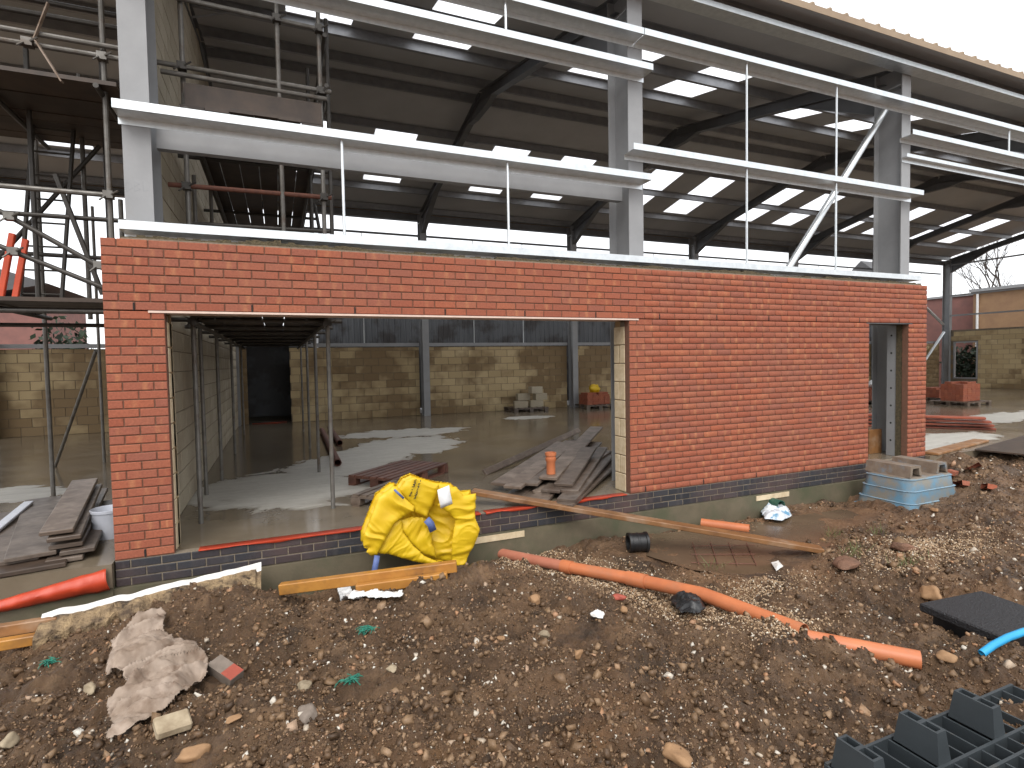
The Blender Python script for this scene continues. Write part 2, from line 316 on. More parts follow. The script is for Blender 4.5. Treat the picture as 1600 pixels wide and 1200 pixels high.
# soil
m, t, b = nodes('wet_soil'); P = pos(t)
c = ramp(t, noi(t, P, 3.2, 8, .72), [(.28, (.052, .029, .015)), (.5, (.135, .078, .041)), (.72, (.27, .168, .092))])
c = mixc(t, ramp(t, noi(t, P, .8, 4), [(.5, (0, 0, 0)), (.75, (.75, .75, .75))]), c, (.26, .138, .066))
c = mixc(t, ramp(t, noi(t, P, 1.7, 5, .7), [(.5, (0, 0, 0)), (.66, (.8, .8, .8))]), c, (.036, .022, .013))
vr = N(t, 'ShaderNodeTexVoronoi'); vr.inputs['Scale'].default_value = 70; t.links.new(P, vr.inputs['Vector'])
c = mixc(t, ramp(t, vr.outputs['Distance'], [(.10, (1, 1, 1)), (.2, (0, 0, 0))]), c, mixc(t, .5, (.20, .145, .10), vr.outputs['Color'], 'MULTIPLY'))
t.links.new(c, b.inputs['Base Color']); t.links.new(ramp(t, noi(t, P, 7, 4), [(.3, (.24, .24, .24)), (.65, (.65, .65, .65))]), b.inputs['Roughness'])
bump(t, b, noi(t, P, 34, 8, .78), 1.0, .035); M['soil'] = m
def chip_mat(name, stops, rough):
    m, t, b = nodes(name); at = N(t, 'ShaderNodeAttribute', attribute_name='rnd'); c = ramp(t, at.outputs['Fac'], stops)
    c = mixc(t, .6, c, ramp(t, noi(t, pos(t), 60, 5, .7), [(.25, (.45, .45, .45)), (.75, (1.3, 1.3, 1.3))]), 'MULTIPLY')
    t.links.new(c, b.inputs['Base Color']); b.inputs['Roughness'].default_value = rough; b.inputs['Specular IOR Level'].default_value = .35; bump(t, b, noi(t, pos(t), 120, 4), .5, .004); return m
M['clod'] = chip_mat('soil_clods', [(0, (.055, .032, .017)), (.4, (.135, .08, .043)), (.75, (.22, .136, .074)), (.88, (.30, .195, .115)), (.93, (.38, .20, .105)), (.96, (.46, .38, .29)), (1, (.72, .68, .6))], .5)  # palest stops are flint chips and wet glints put into the colour
M['gravel'] = chip_mat('flint_gravel', [(0, (.25, .165, .10)), (.3, (.42, .28, .165)), (.6, (.54, .38, .23)), (.85, (.64, .50, .35)), (1, (.78, .70, .57))], .35)
m, t, b = nodes('muddy_water'); P = pos(t); t.links.new(ramp(t, noi(t, P, 2, 4), [(.3, (.085, .056, .034)), (.7, (.135, .092, .056))]), b.inputs['Base Color']); t.links.new(ramp(t, noi(t, P, 1.3, 4), [(.35, (.08, .08, .08)), (.65, (.35, .35, .35))]), b.inputs['Roughness']); bump(t, b, noi(t, P, 14, 3), .04, .01); M['water'] = m
# ============================================================ setting: ground
CTRL = [(X, y, z) for X in np.arange(-3, 9.6, 1.) for y, z in ((-.05, -.45), (.3, -.5))]
CTRL += [tuple(gp(u, v, z)) for u, v, z in (
    (20, 1000, -.35), (100, 988, -.27), (150, 985, -.23), (200, 958, -.24), (240, 965, -.19), (300, 932, -.22), (340, 938, -.17), (380, 915, -.22), (420, 925, -.24), (450, 940, -.31), (520, 945, -.34), (620, 920, -.28), (660, 902, -.23), (700, 888, -.19), (745, 883, -.24),
    (300, 1000, -.27), (500, 1000, -.25), (700, 980, -.24), (900, 990, -.25), (600, 1080, -.19), (900, 1080, -.18), (1100, 1070, -.2), (800, 1190, -.15), (200, 1190, -.17), (1200, 1190, -.19),
    (20, 1045, -.30), (100, 1100, -.25),
    (800, 884, -.43), (900, 905, -.40), (1000, 928, -.38), (1100, 950, -.35), (1230, 985, -.31), (1360, 1030, -.31), (1440, 1045, -.29),
    (1050, 850, -.47), (1150, 860, -.48), (1250, 820, -.48), (1330, 805, -.47), (1200, 890, -.47), (1110, 885, -.47), (1290, 850, -.45),
    (1330, 885, -.33), (1430, 850, -.27), (1390, 835, -.37), (1550, 850, -.2), (1510, 800, -.3), (1590, 800, -.14), (1560, 740, -.09), (1500, 750, -.2), (1590, 905, -.2),
    (1400, 965, -.42), (1340, 950, -.40), (1455, 985, -.50), (1500, 1004, -.24), (1560, 1004, -.21), (1500, 1070, -.26), (1300, 1080, -.24), (1590, 1110, -.22), (1590, 1030, -.24))]
CTRL += [(x_, y_, -.34) for x_ in (3.5, 4.2, 4.9) for y_ in (-3.88, -4.35, -4.9)]
CTRL += [(1.6, -.45, -.5), (2.2, -.45, -.5), (2.7, -.4, -.5), (1.3, -5.5, -.1), (4, -5.5, -.12), (-2, -5, -.12), (8, -6, -.15), (-3, -2.2, -.3), (-4, -.6, -.36), (11.2, -.12, -.04), (12, -.3, -.06), (14, -.3, -.05), (16, -1.5, -.1), (20, -3, -.1), (16, -6, -.1), (10.8, -1.2, -.3), (11, -2.5, -.15), (20, 0, -.05), (9.4, -.05, -.36), (10.2, -.1, -.3), (10.7, -.1, -.2)]
CT = np.array(CTRL); _d = np.hypot(CT[:, None, 0]-CT[None, :, 0], CT[:, None, 1]-CT[None, :, 1])
_A = np.block([[-_d+np.eye(len(CT))*.03, np.ones((len(CT), 1))], [np.ones((1, len(CT))), np.zeros((1, 1))]]); _w = np.linalg.solve(_A, np.append(CT[:, 2], 0))
def smoothz(x, y):
    x = np.asarray(x, float); y = np.asarray(y, float); r = np.full(x.shape, _w[-1])
    for (a, b, _), k in zip(CT, _w[:-1]): r = r-k*np.hypot(x-a, y-b)
    return r
MUD = [gp(1130, 860, -.47), gp(1250, 830, -.47), gp(1050, 850, -.47), gp(1300, 810, -.47), gp(1190, 880, -.47)]
def gz(x, y):
    x = np.asarray(x, float); y = np.asarray(y, float); xc = np.clip(x, -6, 20); yc = np.clip(y, -7, .4)
    z = smoothz(xc, yc); far = np.clip((np.hypot(x-xc, y-yc))/8, 0, 1); z = z*(1-far)-.25*far
    md = np.min([np.hypot((x-p.x)/.9, (y-p.y)/.5) for p in MUD], axis=0); rough = np.clip((md-.5)/.8, .12, 1)
    near = np.clip((14-np.hypot(x-3, y+2.5))/6, .2, 1)*rough
    l = fbm(x*1.7, y*1.7, 3, 3)*.14+fbm(x*6, y*6, 9, 3)*.065; wx = x+.03*vn(x*9, y*9, 51); wy = y+.03*vn(x*9, y*9, 52); rid = np.abs(vn(wx*8, wy*8, 21))*.085+np.abs(vn(wx*17+3, wy*17, 23))*.06+np.abs(vn(wx*34, wy*34+7, 25))*.036+fbm(x*47, y*47, 33, 2)*.014-.042
    z = z+near*(l+rid-.012)
    z = np.where(y > -.02, np.minimum(z, -.42), z); return z
def axis_pts(lo, hi, st, far, gr=1.22):
    a = list(np.arange(lo, hi, st)); s = st; p = a[-1]
    while p < far: s *= gr; p += s; a.append(p)
    s = st; p = a[0]; b = []
    while p > -far: s *= gr; p -= s; b.append(p)
    return np.array(b[::-1]+a)
gx = np.concatenate([axis_pts(-2.3, 6.6, .0115, 900)]); _hi = gx[gx > 6.6]; gx = np.concatenate([gx[gx <= 6.6], np.arange(6.62, 15, .028), axis_pts(0, 15, .028, 900)[axis_pts(0, 15, .028, 900) > 15.01]]); gy = axis_pts(-4.4, .05, .0115, 900)
GX, GY = np.meshgrid(gx, gy); GZ = gz(GX, GY)
nx, ny = len(gx), len(gy); idx = np.arange(nx*ny).reshape(ny, nx)
F = np.stack([idx[:-1, :-1], idx[:-1, 1:], idx[1:, 1:], idx[1:, :-1]], -1).reshape(-1, 4)
tag(put('ground', npmesh('ground', np.stack([GX, GY, GZ], -1).reshape(-1, 3), F, M['soil'], smooth=True)), kind='structure')
def gzs(x, y): return float(gz(np.array([x]), np.array([y]))[0])
def onground(u, v, z0=-.3):                                    # where a pixel's ray meets the ground
    d = ray(u, v); t = np.linspace(1.2, 14, 900); p = CP[None]+d[None]*t[:, None]; h = gz(p[:, 0], p[:, 1]); k = np.argmax(p[:, 2] < h); return Vector((p[k, 0], p[k, 1], h[k]))
# puddle
q = MB(); pts = [gp(u, v, -.458) for u, v in ((1020, 835), (1100, 826), (1200, 812), (1320, 795), (1370, 815), (1300, 862), (1180, 905), (1080, 890), (1010, 868))]
q.add(pts, [tuple(range(len(pts)))]); tag(q.build('puddle', M['water']), kind='structure')
# slab
q = MB(); q.box(-9, 32.4, .115, 12.2, -.2, 0); q.box(-9, -.006, -.06, .1149, -.2, 0); q.box(10.806, 32.4, -.06, .1149, -.2, 0)
tag(q.build('floor_slab', M['slab']), kind='structure')
q = MB(); q.box(-9, -.006, -.05, .11, -.8, -.203); q.box(10.806, 32.4, -.05, .11, -.8, -.203); tag(q.build('slab_footing', M['conc']), kind='structure')
# ============================================================ masonry
_pm = {}
def piece(name, L, H, D, mt, ch=.004):
    k = (name, round(L, 3), H, D, mt.name)
    if k in _pm: return _pm[k]
    x, z, y0, y1 = L/2, H/2, -D/2, D/2
    V = [(-x+ch, y0, -z+ch), (x-ch, y0, -z+ch), (x-ch, y0, z-ch), (-x+ch, y0, z-ch), (-x, y0+ch, -z), (x, y0+ch, -z), (x, y0+ch, z), (-x, y0+ch, z), (-x, y1, -z), (x, y1, -z), (x, y1, z), (-x, y1, z)]
    Fc = [(0, 1, 2, 3), (0, 4, 5, 1), (1, 5, 6, 2), (2, 6, 7, 3), (3, 7, 4, 0), (4, 8, 9, 5), (5, 9, 10, 6), (6, 10, 11, 7), (7, 11, 8, 4)]
    me = bpy.data.meshes.new(name); me.from_pydata(V, [], Fc); me.materials.append(mt)
    at = me.attributes.new('rnd', 'FLOAT', 'FACE'); at.data.foreach_set('value', [0.]*len(Fc))
    uv = me.uv_layers.new(name='UVMap'); uv.data.foreach_set('uv', [c for l in me.loops for c in (V[l.vertex_index][0]/L+.5, V[l.vertex_index][2]/H+.5)])
    me.update(); _pm[k] = me; return me
def masonry(parent, name, mt, p0, axis, s0, s1, z0, rows, pitch, L, H, D, holes=(), nmax=300, off=0, top=None, jit=.0015, stuffname=None, seed=1):
    """axis 'x': face looks to -Y; axis 'y': face looks to +X. p0: face coordinate"""
    rr = random.Random(seed); out = []
    for i in range(rows):
        za = z0+i*pitch; zb = za+H; free = [(s0, s1)]
        for (a, b, c, d) in holes:
            if zb > c+.02 and za < d-.02:
                free = [seg for (f0, f1) in free for seg in ((f0, min(f1, a)), (max(f0, b), f1)) if seg[1]-seg[0] > .03]
        sh = (L/2 if (i+off) % 2 else 0.); k0 = int((s0-s0)/L)-2; n = int((s1-s0)/L)+4
        for (f0, f1) in free:
            for k in range(-2, n):
                a = max(s0+sh+k*L, f0); b = min(s0+sh+(k+1)*L, f1)
                if b-a < .04: continue
                j = .010 if L < .3 else .011
                if top is not None and zb > top((a+b)/2): continue
                out.append(((a+b)/2+(-j/2 if b < f1-1e-6 else 0)*0, za+H/2, round(b-a-j, 3)))
    def wp(s, z, dj): return Vector((s, p0+D/2+dj, z)) if axis == 'x' else Vector((p0-D/2-dj, s, z))
    rot = 0 if axis == 'x' else math.pi/2
    out.sort(key=lambda e: (wp(e[0], e[1], 0)-Vector(CP)).length)
    for s, z, ln in out[:nmax]: put(name, piece(name, ln, H, D, mt), parent, wp(s, z, rr.uniform(-jit, jit)), (0, 0, rot))
    rest = out[nmax:]
    if rest:
        V = []; Fq = []; A = []; U = []
        for s, z, ln in rest:
            me = piece(name, ln, H, D, mt); b = len(V); c = wp(s, z, rr.uniform(-jit, jit)); a = rr.random()
            for v in me.vertices:
                co = v.co if axis == 'x' else Vector((-v.co.y, v.co.x, v.co.z)); V.append(tuple(co+c))
            for pl in me.polygons:
                Fq.append([b+i for i in pl.vertices]); A.append(a); U += [x for li in pl.loop_indices for x in me.uv_layers[0].data[li].uv]
        me = npmesh(name, V, Fq, mt, {'rnd': ('FACE', A)}); uv = me.uv_layers.new(name='UVMap'); uv.data.foreach_set('uv', U)
        o = put(stuffname or name+'_field', me, parent); o['kind'] = 'stuff'
# ---- the red brick front wall
WL, O0, O1, D0, D1, HT, HO = 10.8, .45, 5.175, 9.45, 10.35, 2.7, 2.1
wall = empty('brick_wall', (5.4, .05, -.225), 'new red brick front wall with a wide opening and a narrow doorway', 'wall')
masonry(wall, 'brick', M['brick'], 0, 'x', 0, WL-.0, .01, 36, .075, .225, .065, .1, [(O0-.01, O1+.0, 0, HO), (D0-.01, D1+.0, 0, HO)], 300)
masonry(wall, 'engineering_brick', M['blue'], 0, 'x', 0, WL, -.225+.006, 3, .075, .225, .065, .1, (), 300, off=1, seed=4)
q = MB()
for a, b, c, d in ((.004, O0-.014, 0, HO), (O1+.004, D0-.014, 0, HO), (D1+.004, WL-.014, 0, HO), (.004, WL-.014, HO+.008, HT-.004)): q.box(a, b, .0085, .098, c+.001, d)
q.build('mortar', M['mortar'], wall)
q = MB(); q.box(.004, WL-.014, .007, .098, -.222, -.0005); q.build('pale_mortar', M['mortar_pale'], wall)
q = MB(); q.box(-.02, WL+.03, -.035, .11, -1.0, -.2255); q.build('footing', M['conc'], wall)
for a, b, z, in ((3.15, 3.75, -.27), (7.15, 7.75, -.27)):
    q = MB(); q.box(a, b, -.045, -.0351, z-.03, z+.035); q.build('footing_patch', M['closer'], wall)
q = MB(); q.box(O0-.13, O1+.135, -.006, .30, HO-.008, HO+.002); q.box(O0-.13, O1+.135, -.0065, -.0055, HO-.012, HO+.006); q.build('lintel', M['lintel'], wall)
q = MB(); q.box(D0-.08, D1+.08, -.004, .30, HO-.006, HO+.002); q.build('lintel', M['steel_dark'], wall)
for z, xs in ((HO+.04, [.2175+.9*k for k in range(12)]), (.04, [.22]+[5.39+.9*k for k in range(5)])):
    for X in xs:
        if X < WL-.1: q = MB(); q.box(X-.0055, X+.0055, -.002, .006, z-.032, z+.032); q.build('weep_vent', M['dark'], wall)
# inner leaf, cavity insulation and block closers
q = MB(); 
for a, b, c, d in ((0, .44, 0, HO), (5.18, D0-.004, 0, HO), (10.46, WL, 0, HO), (0, WL, HO+.004, HT+.03)): q.box(a, b, .2, .298, c, d)
q.build('inner_leaf', M['block'], wall)
V = []; xs = np.arange(.12, WL-.02, .06); q = MB()
for a in xs: q.box(a, a+.06, .103, .197, HO+.01, HT+.05+.035*fbm(np.array([a*3.]), np.array([.3]), 5)[0]+.02*random.random())
q.build('cavity_insulation', M['insul'], wall)
q = MB(); q.box(.14, WL-.1, .03, .1, HT+.0005, HT+.018); q.build('wall_top_bedding', M['mortar_pale'], wall)
for X, dx in ((O1, 1), (O0-.01, -1), (D0-.01, -1)):
    for i in range(9):
        z0 = .004+i*.225; z1 = min(z0+.215, HO-.02); w_ = .06
        for (ya, yb) in (((.104, .33),) if i % 2 == 0 else ((.104, .21), (.22, .33))):
            q = MB(); q.box(X, X+dx*w_, ya, yb, z0, z1); o = put('closer_block', bevel(q.mesh('closer_block', M['closer']), .006), wall)
    q = MB(); q.box(X+dx*.008, X+dx*.058, .106, .325, .002, HO-.022); q.build('closer_mortar', M['block_mortar'], wall)
q = MB(); q.box(D1+.01, WL-.02, .104, .196, .003, HO-.012); q.build('jamb_insulation', M['insul'], wall)
q = MB(); q.box(D1+.02, D1+.09, .20, .345, .003, HO-.012); o = q.build('jamb_post', M['steel'], wall)
for k in range(7): q = MB(); q.lathe([(.001, 0), (.016, 0)], (D1+.0185, .275, .25+.28*k), 12, (-1, 0, 0)); q.build('bolt_hole', M['dark'], o)
# red damp proof membrane along the threshold
def ribbon(name, pts_top, drop, mt, label, cat, th=.003, seed=0, parent=None):
    q = MB(); n = len(pts_top); vs = []
    for i, p in enumerate(pts_top):
        k = vn(np.array([i*.37]), np.array([seed+.5]))[0]; d = max(.0005, drop*(.45+2.2*k))
        vs += [Vector(p)+Vector((0, .10, .006)), Vector(p)+Vector((0, -.012, .007+.008*k)), Vector(p)+Vector((0, -.016, .004-d))]
    q.add(vs, [(3*i+j, 3*i+3+j, 3*i+4+j, 3*i+1+j) for i in range(n-1) for j in (0, 1)]); o = q.build(name, mt, parent, smooth=True)
    sm = o.modifiers.new('thick', 'SOLIDIFY'); sm.thickness = th
    return tag(o, label, cat) if label else o
ribbon('damp_membrane', [(x, 0, .002) for x in np.arange(.62, 3.3, .06)], .016, M['red'], 'thin red damp membrane strip along the left half of the threshold', 'membrane', seed=1)
ribbon('damp_membrane', [(x, 0, .002) for x in np.arange(3.32, 5.15, .06)], .02, M['red'], 'thin red damp membrane strip below the plank pile threshold', 'membrane', seed=5)
# ---- block walls
S = .2126
def zs(y): return 7.55-abs(y-5.8)*S
cross = empty('block_cross_wall', (.18, 6, 0), 'tall pale block dividing wall running back beside the scaffold', 'wall')
masonry(cross, 'block', M['block_pale'], .28, 'y', .77, 11.48, .005, 32, .225, .45, .215, .2, (), 300, top=lambda y: zs(y)-.2, seed=8)
q = MB(); q.prof([(.775, 0), (11.47, 0), (11.47, zs(11.47)-.35), (5.8, 7.25), (.775, zs(.775)-.35)], (.09, 0, 0), (.272, 0, 0), (0, 1, 0), (0, 0, 1)); q.build('block_mortar', M['block_mortar'], cross)
def backpanel(x0, x1, label, holes=(), nmax=300, seed=1):
    e = empty('block_wall', ((x0+x1)/2, 11.55, 0), label, 'wall', 'rear block wall panels')
    masonry(e, 'block', M['block'], 11.5, 'x', x0, x1, -.05 if False else .004, 9, .225, .45, .215, .1, holes, nmax, seed=seed)
    masonry(e, 'cut_block', M['block'], 11.5, 'x', x0, x1, .004+9*.225, 1, .225, .45, .10, .1, holes, 40 if nmax else 0, seed=seed+1, off=1)
    q = MB(); segs = [(x0, x1)] if not holes else [(x0, holes[0][0]), (holes[0][1], x1)]
    for a, b in segs: q.box(a+.01, b-.01, 11.512, 11.59, 0, 2.13)
    q.build('block_mortar', M['block_mortar'], e)
    for a, b in segs: q = MB(); q.box(a, b, 11.46, 11.62, 2.155, 2.255); q.build('capping_rail', M['steel'], e)
    return e
FX = [-5.0, .235, 5.51, 10.73, 16.0, 21.25, 26.5, 31.7]
backpanel(-9, -.0, 'tan block rear wall seen under the left scaffold', seed=11)
backpanel(.3, 5.38, 'tan block rear wall panel with a dark doorway at its left end', [(.52, 1.62, -1, 3)], seed=12)
backpanel(5.64, 10.6, 'patchy tan block rear wall panel behind the pallet of blocks', seed=13)
backpanel(10.86, 15.87, 'tan block rear wall panel seen just left of the block jamb', seed=14)
backpanel(16.13, 31.5, 'long tan block rear wall at the far right end', nmax=40, seed=15)
# dark lean-to room behind the rear doorway
q = empty('lean_to', (1.1, 12.6, 0), 'black unlit room behind the rear doorway', 'room')
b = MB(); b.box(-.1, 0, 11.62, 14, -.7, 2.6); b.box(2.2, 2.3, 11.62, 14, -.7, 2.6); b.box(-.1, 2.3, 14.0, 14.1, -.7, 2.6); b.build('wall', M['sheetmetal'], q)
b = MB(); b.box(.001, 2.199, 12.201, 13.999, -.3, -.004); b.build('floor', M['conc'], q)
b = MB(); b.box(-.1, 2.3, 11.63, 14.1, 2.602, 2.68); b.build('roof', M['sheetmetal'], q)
ribbon('damp_membrane', [(x, 11.5, .01) for x in np.arange(.6, 1.6, .1)], .01, M['red'], 'red membrane strip on the dark rear doorway sill', 'membrane', seed=3)
# ---- gable end wall far right
ge = empty('gable_wall', (31.8, 6, 0), 'tan block gable wall with a window opening at the far right', 'wall')
q = MB(); q.box(31.75, 31.85, 11.0, 11.48, 0, 2.78); q.box(31.75, 31.85, -.0, 10.0, 0, 2.78); q.box(31.75, 31.85, 10.0, 11.0, 0, .42); q.box(31.75, 31.85, 10.0, 11.0, 2.21, 2.78); q.build('block_mortar', M['block_mortar'], ge)
V = MB(); n = 0
for i in range(12):
    for k in range(26):
        y = .0+.45*k+(.225 if i % 2 else 0); z = .005+i*.225
        if y+.44 > 11.45: continue
        seg = [(y, y+.439)]
        if z+.2 > .42 and z < 2.2: seg = [(a, b) for a, b in ((y, min(y+.439, 9.985)), (max(y, 11.015), y+.439)) if b-a > .06]
        for a, b in seg: put('block', piece('block', b-a, .215, .1, M['block']), ge, (31.795, (a+b)/2, z+.1075), (0, 0, -math.pi/2))
w_ = MB()
for a in ((9.99, 10.05), (10.95, 11.01)): w_.box(31.72, 31.82, a[0], a[1], .42, 2.21)
w_.box(31.72, 31.82, 10.05, 10.95, .42, .48); w_.box(31.72, 31.82, 10.05, 10.95, 2.15, 2.21); w_.build('window_frame', M['steel'], ge)
# ============================================================ steel frames
RD, PD = .22, .16
def frame(i, X, label):
    e = empty('portal_frame', (X, 5.8, 0), label, 'steel frame', 'portal frames of the shed')
    last = i == len(FX)-1
    for y0, y1, Wd in ((.305, .755, .215), (11.13, 11.455, .2)):
        q = MB(); yc = (y0+y1)/2; top = zs(yc)-PD-.02
        q.ibeam((X, yc, 0.0), (X, yc, top), (0, 1, 0), y1-y0, Wd); q.build('column', M['steel'], e)
        q = MB(); q.box(X-.15, X+.15, y0-.0, y1+.0, .0005, .02) if False else q.box(X-Wd/2+.004, X+Wd/2-.004, y0+.02, y1-.02, top-.32, top-.30); q.build('stiffener', M['steel'], e)
    for s in (1, -1):
        ye, ya = (.60, 5.795) if s > 0 else (11.2, 5.805); off = PD+RD/2+.003
        q = MB(); q.ibeam((X, ye, zs(ye)-off), (X, ya, zs(ya)-off), (0, 0, 1), RD, .14, .012, .009); q.build('rafter', M['steel_dark'], e)  # same grey paint as the columns, roof shade put into the colour
        # eaves haunch: tapered web with its own flange
        yk = .76 if s > 0 else 11.125; yt = yk+s*1.55; q = MB(); zt = zs(yt)-PD-RD
        a, b_, c_ = Vector((X, yk, zs(yk)-PD-RD-.004)), Vector((X, yt, zt-.004)), Vector((X, yk, zs(yk)-PD-RD-.46))
        for dx in (-.005, .005): pass
        q.add([a+Vector((-.005, 0, 0)), b_+Vector((-.005, 0, 0)), c_+Vector((-.005, 0, 0)), a+Vector((.005, 0, 0)), b_+Vector((.005, 0, 0)), c_+Vector((.005, 0, 0))], [(0, 1, 2), (3, 5, 4), (0, 3, 4, 1), (1, 4, 5, 2), (2, 5, 3, 0)])
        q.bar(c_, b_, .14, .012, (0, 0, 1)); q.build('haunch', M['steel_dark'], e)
        # fly brace
        q = MB(); yb = 4.1 if s > 0 else 7.5; q.bar((X+.02, yb, zs(yb)-PD-RD+.02), (X+.55, yb, zs(yb)-PD-.01), .05, .006); q.build('fly_brace', M['purlin'], e)
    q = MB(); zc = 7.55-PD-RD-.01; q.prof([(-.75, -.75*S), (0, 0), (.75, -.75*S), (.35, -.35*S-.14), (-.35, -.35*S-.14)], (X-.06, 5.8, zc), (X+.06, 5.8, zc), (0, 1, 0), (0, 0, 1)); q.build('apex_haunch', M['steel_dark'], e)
    return e
LBL = ['portal frame left of the picture carrying the left roof bay', 'portal frame whose front column rises at the left end of the brick wall', 'portal frame whose front column rises in the middle of the brick wall', 'portal frame whose front column rises beside the narrow doorway with the diagonal tube', 'portal frame fourth from the brick pier, behind the doorway', 'portal frame fifth from the brick pier under the far roof', 'portal frame sixth from the brick pier, last but one', 'end portal frame at the far right gable with open sky behind']
for i, X in enumerate(FX): frame(i, X, LBL[i])
for X, zz in ((10.63, [.45+.28*k for k in range(8)]),):         # bolt holes on the column beside the doorway
    par = [o for o in COL.objects if o.name.startswith('portal_frame') and abs(o.location.x-10.73) < .01][0]
    for z in zz: q = MB(); q.lathe([(.001, 0), (.014, 0)], (10.7245, .52, z), 10, (-1, 0, 0)); q.build('bolt_hole', M['dark'], par)
ORD = 'zeroth first second third fourth fifth sixth seventh eighth ninth tenth eleventh twelfth thirteenth'.split()
lc = [o for o in COL.objects if o.name.startswith('portal_frame') and abs(o.location.x-.235) < .01][0]   # faint pencilled letters on the left column
q = MB()
for ox, strokes in ((0, [((0, 0), (0, 1)), ((0, 1), (.45, .85)), ((.45, .85), (.55, .4)), ((.55, .4), (0, 0))]), (.75, [((0, 0), (0, 1)), ((0, 1), (.45, .8)), ((.45, .8), (0, .5)), ((0, .5), (.5, .25)), ((.5, .25), (0, 0))]), (1.5, [((0, 1), (0, 0)), ((0, 0), (.45, .1))])):
    for (a, b), (c, d) in strokes: q.bar((.14+.085*(ox+a), .3045, 3.17+.085*b+.012*ox), (.14+.085*(ox+c), .3045, 3.17+.085*d+.012*ox), .0022, .001, (0, 1, 0))
q.build('pencil_letters', M['purlin'], lc)
# ---- roof
roof = empty('shed_roof', (13, 5.8, 6.3), 'low pitched sheet roof with white rooflights over the shed', 'roof')
RLX = sorted([1.6+5*k for k in range(-2, 7)]+[3.6+5*k for k in range(-2, 7)]); RLX = [x for x in RLX if -8.5 < x < 30.5]
X0, X1, YE = -9.0, 31.95, -.10
TH = .05
def slab_strip(q, x0, x1, ya, yb, s, m=0):                      # piece of sheet between plan offsets ya..yb from the ridge, s = side
    P = lambda x, d, h: (x, 5.8+s*d, 7.55-d*S+h)
    q.add([P(x0, ya, 0), P(x1, ya, 0), P(x1, yb, 0), P(x0, yb, 0), P(x0, ya, TH), P(x1, ya, TH), P(x1, yb, TH), P(x0, yb, TH)], [(0, 1, 2, 3), (4, 7, 6, 5), (0, 4, 5, 1), (2, 6, 7, 3), (1, 5, 6, 2), (3, 7, 4, 0)], m)
for s in (-1, 1):
    dE = 5.9; r0, r1 = 1.8, 4.25; q = MB(); cur = X0
    for x in RLX+[None]:
        xe = X1 if x is None else x
        slab_strip(q, cur, xe, 0.002, dE, s)
        if x is not None:
            slab_strip(q, x, x+1, .002, r0, s); slab_strip(q, x, x+1, r1, dE, s); cur = x+1
            g = MB(); slab_strip(g, x+.004, x+.996, r0+.004, r1-.004, s); me = g.mesh('rooflight', M['rooflight'])
            b = bmesh.new(); b.from_mesh(me); b.faces.ensure_lookup_table()
            bmesh.ops.delete(b, geom=[f for f in b.faces if not (abs(f.normal.z) > .8 and f.calc_center_median().z < 7.55-abs(f.calc_center_median().y-5.8)*S+.02)], context='FACES'); b.to_mesh(me); b.free()
            put('rooflight', me, roof)
    q.build('roof_sheet', M['sheet'], roof)
    q = MB()
    for x in np.arange(X0+.1, X1, 1/3.):
        rl = any(a-.02 < x < a+1.02 for a in RLX)
        for a, b in (((.03, r0), (r1, dE+.012)) if rl else ((.03, dE+.012),)):
            P = lambda xx, d, h: (xx, 5.8+s*d, 7.55-d*S+h)
            q.add([P(x-.032, a, TH+.001), P(x+.032, a, TH+.001), P(x+.018, a, TH+.038), P(x-.018, a, TH+.038), P(x-.032, b, TH+.001), P(x+.032, b, TH+.001), P(x+.018, b, TH+.038), P(x-.018, b, TH+.038)], [(0, 1, 2, 3), (4, 7, 6, 5), (0, 4, 5, 1), (1, 5, 6, 2), (2, 6, 7, 3), (3, 7, 4, 0)])
    q.build('roof_rib', M['sheet_top'], roof)
    q = MB(); P = lambda x, d, h: (x, 5.8+s*d, 7.55-d*S+h)     # tan edge trim at the eaves
    q.add([P(X0, dE+.003, -.035), P(X1, dE+.003, -.035), P(X1, dE+.003, TH+.004), P(X0, dE+.003, TH+.004), P(X0, dE+.012, -.035), P(X1, dE+.012, -.035), P(X1, dE+.012, TH+.004), P(X0, dE+.012, TH+.004)], [(0, 1, 2, 3), (4, 7, 6, 5), (0, 4, 5, 1), (2, 6, 7, 3), (1, 5, 6, 2), (3, 7, 4, 0)]); q.build('eaves_trim', M['sheet_top'], roof)
    for d in (.35, 1.7, 3.05, 4.4, 5.5):
        z = 7.55-d*S-.003; q = MB(); y = 5.8+s*d
        q.prof([(-.055, 0), (.004, 0), (.004, -PD+.006), (.06, -PD+.006), (.06, -PD), (-.002, -PD), (-.002, -.006), (-.055, -.006)], (X0, y, z), (X1, y, z), (0, 1, 0), (0, 0, 1)); q.build('purlin', M['purlin'], roof)
q = MB(); q.prof([(-.3, -.3*S), (0, 0), (.3, -.3*S), (.3, -.3*S+.01), (0, .012), (-.3, -.3*S+.01)], (X0, 5.8, 7.645), (X1, 5.8, 7.645), (0, 1, 0), (0, 0, 1)); q.build('ridge_cap', M['sheet_top'], roof)
# eaves beams
q = MB(); q.prof([(0, -.115), (.20, -.115), (.20, .09), (.194, .09), (.194, -.109), (.006, -.109), (.006, -.045), (0, -.045)], (X0, .09, 6.20), (X1, .09, 6.20), (0, 1, 0), (0, 0, 1)); q.build('eaves_beam', M['galv'], roof)
q = MB(); q.box(X0, X1, 11.46, 11.66, 6.02, 6.2); q.build('eaves_beam', M['steel_dark'], roof)
